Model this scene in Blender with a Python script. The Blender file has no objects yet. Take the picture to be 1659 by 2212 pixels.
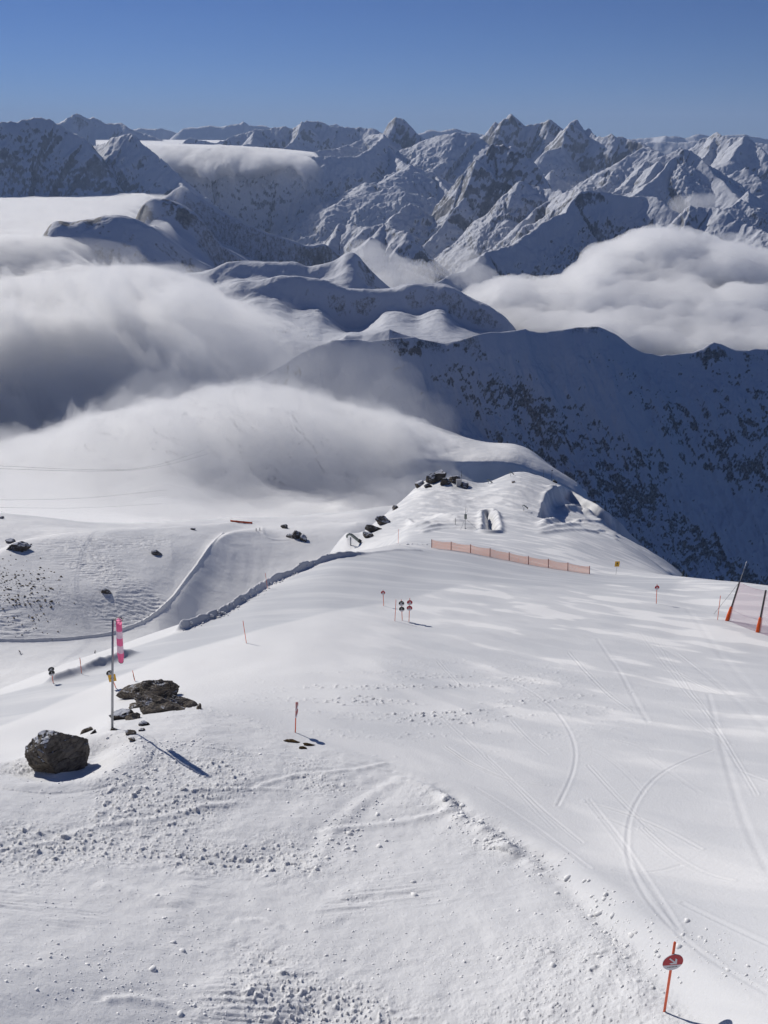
import bpy, bmesh, math, random
import numpy as np
from mathutils import Vector, Matrix

# ---------------------------------------------------------------- camera, world, sun
PITCH = math.radians(23.3)
FP = 1878.0                      # focal length in units where the picture is 1659 x 2212
SUN_EL = math.radians(27.0)
SUN_AZ = math.radians(-39.0)     # left of the viewing direction (+Y), x to the right
scene = bpy.context.scene
cd = bpy.data.cameras.new('camera')
cam = bpy.data.objects.new('camera', cd)
scene.collection.objects.link(cam)
scene.camera = cam
cam.location = (0, 0, 0)
cam.rotation_euler = (math.pi/2 - PITCH, 0, 0)
cd.sensor_fit = 'VERTICAL'
cd.sensor_height = 24.0
cd.lens = 24.0 * FP / 2212.0
cd.clip_start = 0.5
cd.clip_end = 200000.0

world = bpy.data.worlds.new('World')
scene.world = world
world.use_nodes = True
wn = world.node_tree.nodes
bg = wn['Background']
sky = wn.new('ShaderNodeTexSky')
sky.sky_type = 'NISHITA'
sky.sun_disc = False
sky.sun_elevation = SUN_EL
sky.sun_rotation = SUN_AZ
sky.altitude = 3600.0
sky.air_density = 1.0
sky.dust_density = 0.45
sky.ozone_density = 2.5
tint = wn.new('ShaderNodeMix'); tint.data_type = 'RGBA'; tint.blend_type = 'MULTIPLY'
tint.inputs[0].default_value = 1.0; tint.inputs[7].default_value = (0.54, 0.80, 1.34, 1)   # the clear deep blue of high winter air
world.node_tree.links.new(sky.outputs[0], tint.inputs[6]); world.node_tree.links.new(tint.outputs[2], bg.inputs[0])
bg.inputs[1].default_value = 0.05

sd = bpy.data.lights.new('sun', 'SUN')
sd.energy = 5.0
sd.angle = math.radians(0.53)
sd.color = (1.0, 0.955, 0.89)
so = bpy.data.objects.new('sun', sd)
scene.collection.objects.link(so)
SUN = Vector((math.sin(SUN_AZ)*math.cos(SUN_EL), math.cos(SUN_AZ)*math.cos(SUN_EL), math.sin(SUN_EL)))
so.rotation_euler = SUN.to_track_quat('Z', 'Y').to_euler()

scene.view_settings.view_transform = 'Standard'
scene.view_settings.look = 'None'
scene.view_settings.exposure = -0.38
scene.view_settings.gamma = 1.0
cy = scene.cycles
cy.max_bounces = 9
cy.diffuse_bounces = 1
cy.glossy_bounces = 2
cy.transmission_bounces = 2
cy.transparent_max_bounces = 24
cy.volume_bounces = 6
cy.use_denoising = True
cy.caustics_reflective = False
cy.caustics_refractive = False
cy.use_adaptive_sampling = True
cy.adaptive_threshold = 0.02

# ---------------------------------------------------------------- picture geometry
CP, SP = math.cos(PITCH), math.sin(PITCH)
def ray(u, v):
    u = np.asarray(u, float); v = np.asarray(v, float)
    x = (u - 829.5)/FP; y = (v - 1106.0)/FP
    return x, CP - y*SP, -SP - y*CP
def azw(u, v):
    x, y, z = ray(u, v)
    return np.arctan2(x, y), z/np.hypot(x, y)
def at(u, v, r):
    a, w = azw(u, v)
    return Vector((r*math.sin(a), r*math.cos(a), r*w))

# ---------------------------------------------------------------- noise
_rs = np.random.RandomState(7)
_perm = _rs.permutation(4096)
_perm = np.concatenate([_perm, _perm])
_ga = _rs.rand(4096)*2*np.pi
_gx, _gy = np.cos(_ga), np.sin(_ga)
def perlin(x, y, seed=0):
    x = x + seed*17.31; y = y - seed*9.73
    xi = np.floor(x).astype(np.int64); yi = np.floor(y).astype(np.int64)
    xf = x - xi; yf = y - yi
    u = xf*xf*xf*(xf*(xf*6-15)+10); v = yf*yf*yf*(yf*(yf*6-15)+10)
    def g(i, j, dx, dy):
        h = _perm[(_perm[(xi+i) & 4095] + (yi+j)) & 4095]
        return _gx[h]*dx + _gy[h]*dy
    a = g(0,0,xf,yf); b = g(1,0,xf-1,yf); c = g(0,1,xf,yf-1); d = g(1,1,xf-1,yf-1)
    return 1.5*((a*(1-u)+b*u)*(1-v) + (c*(1-u)+d*u)*v)
def fbm(x, y, lam, octv=4, seed=0, gain=0.5, ridged=False):
    s = 0; a = 1.0; f = 1.0/lam; t = 0
    for o in range(octv):
        n = perlin(x*f, y*f, seed+o*3)
        if ridged: n = 1-2*np.abs(n)
        s = s + a*n; t += a; a *= gain; f *= 2.03
    return s/t
def sstep(a, b, x):
    t = np.clip((x-a)/(b-a), 0, 1)
    return t*t*(3-2*t)
def gsmooth(a, sig, axis=0):
    if sig <= 0: return a
    n = int(3*sig)+1
    k = np.exp(-0.5*(np.arange(-n, n+1)/sig)**2); k /= k.sum()
    a = np.moveaxis(np.asarray(a, float), axis, 0)
    p = np.concatenate([np.repeat(a[:1], n, 0), a, np.repeat(a[-1:], n, 0)])
    o = sum(k[i]*p[i:i+len(a)] for i in range(2*n+1))
    return np.moveaxis(o, 0, axis)

# ---------------------------------------------------------------- polar heightfields
class Polar:
    def __init__(s, a0, a1, na, r0, r1, nr):
        s.az = np.linspace(math.radians(a0), math.radians(a1), na)
        s.lr = np.linspace(math.log(r0), math.log(r1), nr)
        s.r = np.exp(s.lr)
        s.A, s.R = np.meshgrid(s.az, s.r, indexing='ij')
        s.X = s.R*np.sin(s.A); s.Y = s.R*np.cos(s.A)
        s.Z = np.zeros_like(s.X)
    def sample(s, x, y, F=None):
        F = s.Z if F is None else F
        a = np.arctan2(x, y); l = np.log(np.maximum(np.hypot(x, y), 1e-3))
        i = np.clip((a-s.az[0])/(s.az[1]-s.az[0]), 0, len(s.az)-1.001)
        j = np.clip((l-s.lr[0])/(s.lr[1]-s.lr[0]), 0, len(s.lr)-1.001)
        i0 = np.floor(i).astype(int); j0 = np.floor(j).astype(int); fi = i-i0; fj = j-j0
        return (F[i0,j0]*(1-fi)*(1-fj)+F[i0+1,j0]*fi*(1-fj)+F[i0,j0+1]*(1-fi)*fj+F[i0+1,j0+1]*fi*fj)
    def hit(s, u, v, rmin=0):
        """where the sight line through picture point (u, v) first meets this ground"""
        a, w = azw(u, v)
        a = float(a); w = float(w)
        z = s.sample(s.r*math.sin(a), s.r*math.cos(a))
        k = np.nonzero((z >= w*s.r) & (s.r > rmin))[0]
        if len(k) == 0: k = [int(np.argmax(z/s.r))]
        j = k[0]
        r = s.r[j]
        if j > 0:
            d0 = z[j-1]-w*s.r[j-1]; d1 = z[j]-w*s.r[j]
            if d1 > d0: r = s.r[j-1] + (s.r[j]-s.r[j-1])*min(1, max(0, -d0/(d1-d0)))
        return Vector((r*math.sin(a), r*math.cos(a), float(s.sample(np.array(r*math.sin(a)), np.array(r*math.cos(a))))))
    def slopes(s):
        """horizontal gradient of Z"""
        da = s.az[1]-s.az[0]; dl = s.lr[1]-s.lr[0]
        za = np.gradient(s.Z, axis=0)/da/s.R
        zr = np.gradient(s.Z, axis=1)/dl/s.R
        gx = zr*np.sin(s.A)+za*np.cos(s.A); gy = zr*np.cos(s.A)-za*np.sin(s.A)
        return gx, gy

def loft(P, lines, smooth=0.0):
    """heights through feature lines, each a list of (u, v, r) or (u, v, r, z)"""
    na = len(P.az); K = len(lines)
    RR = np.zeros((K, na)); ZZ = np.zeros((K, na))
    step = P.az[1]-P.az[0]
    for k, L in enumerate(lines):
        rows = []
        LL = []
        for p, q in zip(L[:-1], L[1:]):          # straight in the picture between the traced points
            m_ = max(1, int(abs(q[0]-p[0])/40))
            for t in range(m_):
                f = t/m_
                n_ = [p[0]+f*(q[0]-p[0]), p[1]+f*(q[1]-p[1]), p[2]+f*(q[2]-p[2])]
                if len(p) > 3 or len(q) > 3:
                    zp = p[3] if len(p) > 3 else p[2]*float(azw(p[0], p[1])[1])
                    zq = q[3] if len(q) > 3 else q[2]*float(azw(q[0], q[1])[1])
                    n_.append(zp+f*(zq-zp))
                LL.append(n_)
        LL.append(L[-1])
        for p in LL:
            a, w = azw(p[0], p[1])
            rows.append((float(a), p[2], p[3]/p[2] if len(p) > 3 else float(w)))
        rows.sort()
        q = np.array(rows)
        r = np.interp(P.az, q[:,0], q[:,1]); w = np.interp(P.az, q[:,0], q[:,2])
        sg = math.radians(smooth)/step
        RR[k] = gsmooth(r, sg*1.5); ZZ[k] = gsmooth(w, sg)*RR[k]
    for k in range(1, K): RR[k] = np.maximum(RR[k], RR[k-1]*1.015)
    h = np.diff(RR, axis=0); d = np.diff(ZZ, axis=0)/h
    m = np.zeros_like(RR)
    same = d[:-1]*d[1:] > 0
    w1 = 2*h[1:]+h[:-1]; w2 = h[1:]+2*h[:-1]
    with np.errstate(divide='ignore', invalid='ignore'):
        hm = (w1+w2)/(w1/d[:-1]+w2/d[1:])
    m[1:-1] = np.where(same, hm, 0)
    m[0] = d[0]; m[-1] = d[-1]
    for i in range(na):
        xs = RR[:, i]
        k = np.clip(np.searchsorted(xs, P.r)-1, 0, K-2)
        hh = h[k, i]; t = (P.r-xs[k])/hh
        out = t
        t = np.clip(t, 0, 1)
        z = (ZZ[k,i]*(1+2*t)*(1-t)**2 + m[k,i]*hh*t*(1-t)**2 + ZZ[k+1,i]*t*t*(3-2*t) + m[k+1,i]*hh*t*t*(t-1))
        z = z + np.where(out < 0, out*hh*m[k,i], 0) + np.where(out > 1, (out-1)*hh*m[k+1,i], 0)
        P.Z[i] = z
    return RR, ZZ

def seg_field(X, Y, pts, chunk=None):
    """distance to a world polyline, plus arc length, side and interpolated values of further columns"""
    D = np.full(X.shape, 1e18); S = np.zeros(X.shape); SD = np.zeros(X.shape)
    V = [np.zeros(X.shape) for _ in range(pts.shape[1]-2)]
    s0 = 0.0
    for a, b in zip(pts[:-1], pts[1:]):
        dx, dy = b[0]-a[0], b[1]-a[1]; L2 = dx*dx+dy*dy+1e-9; L = math.sqrt(L2)
        t = np.clip(((X-a[0])*dx+(Y-a[1])*dy)/L2, 0, 1)
        qx = X-a[0]-t*dx; qy = Y-a[1]-t*dy
        d = np.hypot(qx, qy)
        k = d < D
        D = np.where(k, d, D); S = np.where(k, s0+t*L, S)
        SD = np.where(k, np.sign(dx*qy-dy*qx), SD)
        for c in range(len(V)): V[c] = np.where(k, a[2+c]+t*(b[2+c]-a[2+c]), V[c])
        s0 += L
    return D, S, SD, V

def stamp(P, uv, width, fn, closed_pts=None, rmin=0):
    """apply fn(d, s, side) near a polyline traced over the ground; fn gives a height change"""
    pts = closed_pts if closed_pts is not None else np.array([[*P.hit(u, v, rmin)[:2]] for u, v in uv])
    if len(pts) > 2:
        for _ in range(2):                    # round the corners
            q = np.stack([pts[:-1]*.75+pts[1:]*.25, pts[:-1]*.25+pts[1:]*.75], 1).reshape(-1, 2)
            pts = np.concatenate([pts[:1], q[1:-1], pts[-1:]])
    x0, y0 = pts.min(0)-width*1.2; x1, y1 = pts.max(0)+width*1.2
    a = np.arctan2([x0, x0, x1, x1], [y0, y1, y0, y1])
    r0 = max(1e-3, np.hypot(np.clip(0, x0, x1), np.clip(0, y0, y1))); r1 = np.hypot(max(abs(x0), abs(x1)), max(abs(y0), abs(y1)))
    i0, i1 = np.searchsorted(P.az, [a.min(), a.max()]); j0, j1 = np.searchsorted(P.r, [r0, r1])
    if i1 <= i0 or j1 <= j0: return pts
    sl = (slice(i0, i1), slice(j0, j1))
    D, S, SD, _ = seg_field(P.X[sl], P.Y[sl], pts)
    dz = fn(D, S, SD)
    P.Z[sl] += np.where(D < width, dz, 0)
    return pts

# ---------------------------------------------------------------- meshes, objects, materials
def link(o, parent=None):
    scene.collection.objects.link(o)
    if parent is not None: o.parent = parent
    return o
def tag(o, label=None, category=None, group=None, kind=None):
    if label: o['label'] = label
    if category: o['category'] = category
    if group: o['group'] = group
    if kind: o['kind'] = kind
    return o
def grid_obj(name, X, Y, Z, mat, attrs=None, keep=None, smooth=True):
    na, nr = X.shape
    me = bpy.data.meshes.new(name)
    co = np.stack([X, Y, Z], -1).reshape(-1, 3)
    idx = np.arange(na*nr).reshape(na, nr)
    q = np.stack([idx[:-1,:-1], idx[1:,:-1], idx[1:,1:], idx[:-1,1:]], -1)   # faces wind so normals point up
    q = q[..., ::-1] if (X[1,0]-X[0,0])*(Y[0,1]-Y[0,0])-(Y[1,0]-Y[0,0])*(X[0,1]-X[0,0]) < 0 else q
    q = q.reshape(-1, 4)
    if keep is not None:
        kk = (keep[:-1,:-1]|keep[1:,:-1]|keep[1:,1:]|keep[:-1,1:]).reshape(-1)
        q = q[kk]
        used = np.zeros(na*nr, bool); used[q.reshape(-1)] = True
        remap = np.cumsum(used)-1
        co = co[used]; q = remap[q]
    else: used = None
    me.vertices.add(len(co)); me.vertices.foreach_set('co', co.astype(np.float32).ravel())
    me.loops.add(len(q)*4); me.loops.foreach_set('vertex_index', q.astype(np.int32).ravel())
    me.polygons.add(len(q)); me.polygons.foreach_set('loop_start', np.arange(0, len(q)*4, 4, dtype=np.int32))
    me.polygons.foreach_set('use_smooth', np.full(len(q), smooth))
    me.update(calc_edges=True)
    for n, F in (attrs or {}).items():
        f = F.reshape(-1)
        if used is not None: f = f[used]
        at_ = me.attributes.new(n, 'FLOAT', 'POINT'); at_.data.foreach_set('value', f.astype(np.float32))
    me.materials.append(mat)
    return link(bpy.data.objects.new(name, me))

def mesh_obj(name, verts, faces, mat, parent=None, smooth=False):
    me = bpy.data.meshes.new(name)
    me.from_pydata([tuple(v) for v in verts], [], [tuple(f) for f in faces])
    if smooth: me.polygons.foreach_set('use_smooth', [True]*len(me.polygons))
    me.materials.append(mat); me.update()
    return link(bpy.data.objects.new(name, me), parent)

class N:
    """small helper for node materials"""
    def __init__(s, name):
        s.m = bpy.data.materials.new(name); s.m.use_nodes = True
        s.t = s.m.node_tree; s.t.nodes.clear()
        s.out = s.t.nodes.new('ShaderNodeOutputMaterial')
    def n(s, typ, **kw):
        nd = s.t.nodes.new(typ)
        for k, v in kw.items():
            if k.startswith('i_'):
                key = k[2:]; key = int(key) if key.isdigit() else key.replace('_', ' ')
                s.set(nd.inputs[key], v)
            else: setattr(nd, k, v)
        return nd
    def set(s, inp, v):
        if isinstance(v, bpy.types.NodeSocket): s.t.links.new(v, inp)
        elif isinstance(v, bpy.types.Node): s.t.links.new(v.outputs[0], inp)
        elif isinstance(v, tuple) and len(v) == 3 and inp.type == 'RGBA': inp.default_value = (*v, 1)
        else: inp.default_value = v
    def math(s, op, a, b=0.0, c=None, clamp=False):
        nd = s.n('ShaderNodeMath', operation=op, use_clamp=clamp); s.set(nd.inputs[0], a); s.set(nd.inputs[1], b)
        if c is not None: s.set(nd.inputs[2], c)
        return nd.outputs[0]
    def noise(s, vec, scale, detail=4.0, rough=0.55, dist=0.0):
        nd = s.n('ShaderNodeTexNoise'); s.set(nd.inputs['Vector'], vec)
        nd.inputs['Scale'].default_value = scale; nd.inputs['Detail'].default_value = detail
        nd.inputs['Roughness'].default_value = rough; nd.inputs['Distortion'].default_value = dist
        return nd.outputs[0]
    def ramp(s, f, a, b):
        nd = s.n('ShaderNodeMapRange', interpolation_type='SMOOTHSTEP'); s.set(nd.inputs[0], f)
        nd.inputs[1].default_value = a; nd.inputs[2].default_value = b
        return nd.outputs[0]
    def mix(s, f, a, b):
        nd = s.n('ShaderNodeMix', data_type='RGBA'); s.set(nd.inputs[0], f); s.set(nd.inputs[6], a); s.set(nd.inputs[7], b)
        return nd.outputs[2]
    def pos(s, scale=None, rot=0.0):
        g = s.n('ShaderNodeNewGeometry').outputs['Position']
        if scale is not None:
            mp = s.n('ShaderNodeMapping'); s.set(mp.inputs[0], g); mp.inputs['Scale'].default_value = scale; mp.inputs['Rotation'].default_value = (0, 0, rot)
            g = mp.outputs[0]
        return g
    def attr(s, name):
        nd = s.n('ShaderNodeAttribute', attribute_name=name); return nd.outputs['Fac']
    def bump(s, h, strength, dist, normal=None):
        nd = s.n('ShaderNodeBump'); s.set(nd.inputs['Height'], h)
        nd.inputs['Strength'].default_value = strength; nd.inputs['Distance'].default_value = dist
        if normal is not None: s.set(nd.inputs['Normal'], normal)
        return nd.outputs[0]
    def bsdf(s, color, rough=0.6, normal=None, metallic=0.0, spec=0.3, **kw):
        b = s.n('ShaderNodeBsdfPrincipled')
        s.set(b.inputs['Base Color'], color); s.set(b.inputs['Roughness'], rough); s.set(b.inputs['Metallic'], metallic)
        b.inputs['Specular IOR Level'].default_value = spec
        if normal is not None: s.set(b.inputs['Normal'], normal)
        s.t.links.new(b.outputs[0], s.out.inputs[0])
        return b
# ---------------------------------------------------------------- materials of the ground
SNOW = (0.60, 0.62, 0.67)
PACKED = (0.87, 0.865, 0.855)
def far_snow(name, lam, rock=(0.06, 0.062, 0.07), rock2=(0.20, 0.20, 0.205), bump=0.0):
    """snow and bare rock; attribute 'rock' says where the ground is too steep to hold snow"""
    k = N(name); p = k.pos()
    pv = k.pos((1.0, 1.0, 0.42))
    n1 = k.noise(pv, 3.2/lam, 8.0, 0.72); n3 = k.noise(pv, 12.0/lam, 5.0, 0.7)
    f = k.math('ADD', k.attr('rock'), k.math('MULTIPLY', k.math('SUBTRACT', n1, 0.5), 1.5))
    f = k.math('ADD', f, k.math('MULTIPLY', k.math('SUBTRACT', n3, 0.5), 0.9))
    f = k.math('MULTIPLY', k.ramp(f, 0.42, 0.86), 0.92)
    n2 = k.noise(p, 2.3/lam, 5.0, 0.7)
    rc = k.mix(k.ramp(n2, 0.35, 0.65), rock, rock2)
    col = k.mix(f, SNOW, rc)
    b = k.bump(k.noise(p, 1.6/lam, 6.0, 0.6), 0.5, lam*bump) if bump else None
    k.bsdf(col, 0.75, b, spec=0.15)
    return k.m
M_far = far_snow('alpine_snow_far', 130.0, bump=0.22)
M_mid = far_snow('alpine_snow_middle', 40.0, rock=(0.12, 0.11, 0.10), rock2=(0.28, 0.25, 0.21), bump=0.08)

def near_snow(name, grain=1.0, col=PACKED, icy=True):
    k = N(name); p = k.pos()
    n1 = k.noise(p, 1/0.5/grain, 5.0, 0.65)
    n2 = k.noise(k.pos((1.0, 0.35, 1.0), 0.5), 1/0.10/grain, 4.0, 0.6)
    rough = k.attr('rough')
    h = k.math('ADD', k.math('MULTIPLY', n1, 0.5), k.math('MULTIPLY', n2, 0.15))
    h = k.math('MULTIPLY', h, k.math('ADD', rough, 0.12))
    cw = k.n('ShaderNodeTexWave', wave_type='BANDS', bands_direction='X', wave_profile='SIN')
    k.set(cw.inputs['Vector'], k.pos((1, 1, 1), 0.95)); cw.inputs['Scale'].default_value = 1.6/grain; cw.inputs['Distortion'].default_value = 1.5; cw.inputs['Detail'].default_value = 2.0; cw.inputs['Detail Scale'].default_value = .15
    gm = k.math('MULTIPLY', k.math('SUBTRACT', 1.0, k.math('MINIMUM', rough, 1.0)), k.ramp(k.noise(p, .12/grain, 3.0, .6), .42, .6))
    h = k.math('ADD', h, k.math('MULTIPLY', k.math('MULTIPLY', cw.outputs[1], gm), .018))
    fine = k.noise(p, 11.0/grain, 5.0, .75)
    wind = k.noise(k.pos((1.0, 0.22, 1.0), 0.62), 3.0/grain, 5.0, .65)
    h = k.math('ADD', h, k.math('MULTIPLY', fine, .15))
    h = k.math('ADD', h, k.math('MULTIPLY', wind, .10))
    b = k.bump(h, 0.6, 0.16*grain)
    # worn greyer, fresh whiter streaks; lane's shade and slope's sunlight are painted in too
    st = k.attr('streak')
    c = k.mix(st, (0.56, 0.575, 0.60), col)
    k.bsdf(c, 0.62, b, spec=0.25)
    return k.m
M_near = near_snow('packed_snow', 1.0)
M_valley = near_snow('packed_snow_valley', 5.0)

# ================================================================ FOREGROUND SLOPE (8 m to 340 m)
NF, NR = (1150, 1750)
G = Polar(-37, 37, NF, 8.0, 345.0, NR)
gl = [
 [(-300,2900,7.4),(829,2900,7.4),(1950,2900,7.4)],
 [(-300,2212,13.2),(829,2212,13.6),(1435,2185,14.2),(1950,2212,13.5)],
 [(-300,1860,21),(829,1850,22),(1950,1850,22)],
 [(-300,1720,27),(0,1672,29.5),(110,1632,32),(243,1572,35.5),(430,1548,36),(640,1583,34),(829,1592,33.5),(1200,1600,33),(1659,1610,32.3),(1950,1630,32)],
 [(-300,1670,35),(0,1635,38),(150,1590,40.5),(243,1548,42),(430,1503,44),(640,1470,44.5),(829,1465,44),(1200,1470,44),(1659,1490,42.5),(1950,1510,41)],
 [(-300,1640,46),(0,1560,51),(117,1515,54),(233,1470,57),(383,1411,60),(553,1363,62),(700,1325,66),(830,1303,70),(1000,1285,73),(1200,1285,75),(1418,1300,74),(1553,1338,66),(1659,1375,60),(1950,1440,54)],
 [(-300,1600,70),(0,1500,80),(117,1453,83),(277,1400,88),(393,1361,92),(480,1328,95),(553,1278,98),(650,1232,100),(740,1195,102),(860,1176,105),(1000,1186,108),(1150,1212,110),(1331,1238,112),(1480,1246,107),(1659,1266,94),(1950,1305,84)],
 [(-300,1500,100,-85),(0,1450,110,-92),(300,1350,115,-93),(553,1260,125,-92),(700,1200,128,-82),(800,1180,130,-70),(860,1168,135),(930,1158,142),(1100,1155,150),(1230,1165,150),(1331,1205,144),(1420,1238,140),(1480,1262,135),(1659,1300,125,-80),(1950,1320,120,-80)],
 [(-300,1400,180,-160),(500,1240,180,-140),(700,1190,182,-118),(790,1172,183,-92),(870,1140,188),(960,1112,196),(1010,1107,200),(1100,1107,200),(1180,1122,196),(1250,1135,192),(1300,1150,188),(1345,1168,184),(1400,1205,178),(1445,1240,172),(1500,1290,170),(1659,1300,165,-150),(1950,1320,160,-150)],
 [(-300,1400,205,-190),(500,1240,210,-165),(690,1200,212,-112),(740,1183,215),(757,1179,216),(780,1172,218),(870,1146,215),(960,1122,218),(1100,1117,218),(1180,1130,215),(1300,1160,205),(1400,1215,196),(1459,1255,190),(1520,1320,190),(1659,1300,188,-190),(1950,1320,180,-190)],
 [(-300,1400,280,-290),(500,1240,280,-250),(650,1190,280,-190),(760,1172,280,-140),(790,1163,280),(815,1135,281),(860,1090,282),(900,1058,283),(930,1048,284),(1000,1052,284),(1040,1052,284),(1080,1030,285),(1115,1014,285),(1160,1025,284),(1200,1043,281),(1240,1066,277),(1285,1098,272),(1330,1131,266),(1400,1186,257),(1470,1241,247),(1520,1290,240),(1659,1420,230),(1950,1500,220)],
 [(-300,1400,345,-380),(650,1200,345,-330),(1100,1000,345,-215),(1950,1500,345,-380)],
]
loft(G, gl, 0.6)
X, Y, R = G.X, G.Y, G.R
U_ = 829.5 + FP*np.tan(G.A)      # rough picture column, for region masks only
# regions traced over the bare ground
def in_poly(P, uv, rmin=0, soft=1.0):
    pts = np.array([[*P.hit(u, v, rmin)[:2]] for u, v in uv])
    x, y = P.X, P.Y; c = np.zeros(x.shape, bool)
    for (x0, y0), (x1, y1) in zip(pts, np.roll(pts, -1, 0)):
        c ^= ((y0 > y) != (y1 > y)) & (x < (x1-x0)*(y-y0)/(y1-y0+1e-12)+x0)
    return c.astype(float)
near_w = sstep(120, 60, R)
# the groomed piste: everything to the right of the diagonal edge
edge_uv = [(1900,2640),(1659,2330),(1480,2160),(1300,1960),(1180,1850),(1060,1770),(960,1720),(880,1660),(800,1640),(640,1600),(560,1560),(470,1530),(430,1500),(520,1440),(640,1400),(760,1345),(860,1310)]
edge_pts = np.array([[*G.hit(u, v)[:2]] for u, v in edge_uv])
rough_reg = in_poly(G, [(-400,2900),(-400,1720),(0,1660),(110,1600),(243,1560),(430,1530),(560,1560),(640,1600),(800,1640),(880,1665),(960,1720),(1060,1770),(1180,1850),(1300,1960),(1480,2160),(1659,2330),(1900,2640),(1950,2890)])
rough_reg = gsmooth(gsmooth(rough_reg, 5, 0), 5, 1)
n_big = fbm(X, Y, 14.0, 3, 1)
n_mid = fbm(X, Y, 2.6, 4, 5)
n_sm = fbm(X, Y, 0.55, 4, 9)
n_patch = fbm(X, Y, 7.0, 3, 21)
patch = sstep(-0.25, 0.30, n_patch)
streaky = fbm((X*0.55+Y*0.84)*0.25, (X*0.84-Y*0.55), 0.7, 4, 31)
G.Z += near_w*(0.30*n_big + rough_reg*(0.12*n_mid + 0.045*n_sm*(.35+.65*patch) + 0.05*streaky*patch*sstep(40, 15, R)))
G.Z += near_w*(1-rough_reg)*(0.03*fbm(X, Y, 4.0, 2, 41))
# small crumbs and blocks pushed up in patches
crumb = np.maximum(0, fbm(X, Y, 0.30, 2, 61)-0.18)
cr2 = np.maximum(0, fbm(X, Y, 0.11, 2, 63)-0.22)
mid_crumb = np.exp(-((X-2)**2/90+(Y-40)**2/50))*sstep(0.0, 0.5, fbm(X*0.5, Y*2, 3.0, 3, 71)+0.15)
G.Z += sstep(70, 45, R)*(rough_reg*sstep(-.05, .4, n_patch)*(0.21*crumb+0.20*cr2)*(1-.55*sstep(-3, 3, X)) + (1-rough_reg)*mid_crumb*0.28*crumb)
# knoll and saddle: wind-packed ribs
kw = sstep(150, 185, R)
G.Z += kw*(0.9*fbm(X, Y, 30.0, 4, 81) + 0.35*fbm(X, Y, 7.0, 3, 83, ridged=True)*sstep(-0.1, 0.4, fbm(X, Y, 40.0, 2, 85)))
G.Z += kw*(.20*fbm(X*.8+Y*.35, (Y*.8-X*.35)*.3, 3.2, 4, 87, ridged=True, gain=.6) + .25*np.maximum(0, fbm(X, Y, 4.5, 4, 89, gain=.65)-.12))
rough = np.clip(rough_reg*(0.35+0.75*patch)+0.12 + mid_crumb + 0.5*kw, 0, 1.2)

def jag(s, lam, seed, amp=1.0):
    return 1+amp*fbm(s, s*0+seed*3.1, lam, 4, seed)
# bank of ploughed snow along the far-left rim of the upper lane
bank = [(395,1362),(480,1330),(545,1290),(585,1262),(640,1240),(700,1215),(760,1203),(800,1197),(860,1190),(905,1191)]
stamp(G, bank, 5.0, lambda d, s, sd: (1-.8*sstep(26, 34, s))*0.85*np.maximum(0, jag(s, 1.6, 3, .6))*np.exp(-(d/.45)**2) + 0.12*np.exp(-(d/1.8)**2))
stamp(G, [(122,1470),(150,1462),(190,1448),(240,1432),(277,1418)], 4.0, lambda d, s, sd: 0.7*np.maximum(0, jag(s, 2.0, 4, .9))*np.exp(-(d/.7)**2))
# berms and trenches on the mound
def berm(uv, h, w, jam=0.9, lam=0.8, seed=1, trench=0.5):
    stamp(G, uv, w*5, lambda d, s, sd: np.maximum(0, jag(s, lam, seed, jam)-.15)*.42*(h*np.exp(-(d/w)**2) - h*trench*np.exp(-((d-1.6*w)/w)**2)*(sd > 0)))
berm([(960,1725),(975,1755),(1000,1775),(1060,1800),(1090,1830),(1180,1880)], 0.34, 0.30, 1.3, .8, 11)
berm([(860,1680),(930,1700),(975,1730)], 0.20, 0.22, 1.2, .6, 12)
berm([(700,1795),(800,1785),(880,1775),(960,1752)], 0.20, 0.22, 1.0, .9, 13)
berm([(560,1700),(640,1672),(760,1665),(830,1650)], 0.14, 0.18, 1.2, .8, 14)
berm([(300,1700),(430,1710),(560,1700),(640,1710)], 0.12, 0.16, 1.2, .8, 15)
berm([(680,1870),(720,1790),(790,1725),(850,1690)], 0.15, 0.30, 1.3, .5, 16)
berm([(130,1810),(190,1792),(260,1776),(340,1770),(420,1745),(500,1735)], 0.18, 0.22, 1.2, 1.0, 17)
berm([(30,1835),(60,1825),(110,1822)], 0.22, 0.20, 1.3, .6, 18)
berm([(170,1905),(230,1915),(300,1932),(380,1948)], 0.20, 0.35, 1.0, .9, 19)
berm([(520,1990),(560,1985),(600,2000)], 0.14, 0.14, 1.0, .5, 20)
berm([(540,2125),(580,2145),(640,2175)], 0.20, 0.22, 1.2, .4, 21)
berm([(240,2160),(290,2155),(340,2165)], 0.16, 0.14, 1.2, .4, 22)
berm([(250,1580),(330,1620),(300,1680),(260,1700)], 0.09, 0.3, 1.6, .4, 23)
berm([(320,1600),(400,1612),(470,1616),(700,1640),(840,1665)], 0.06, 0.10, .8, .7, 24)
# windblown flutings at lower left
fl = sstep(0.05, 0.5, fbm(X, Y, 4.0, 2, 91))*sstep(24, 17, R)*sstep(6, -3, X)
G.Z += 0.10*fl*fbm((X*0.97+Y*0.24)*0.12, (X*-0.24+Y*0.97), 0.5, 4, 93, ridged=True)
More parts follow.
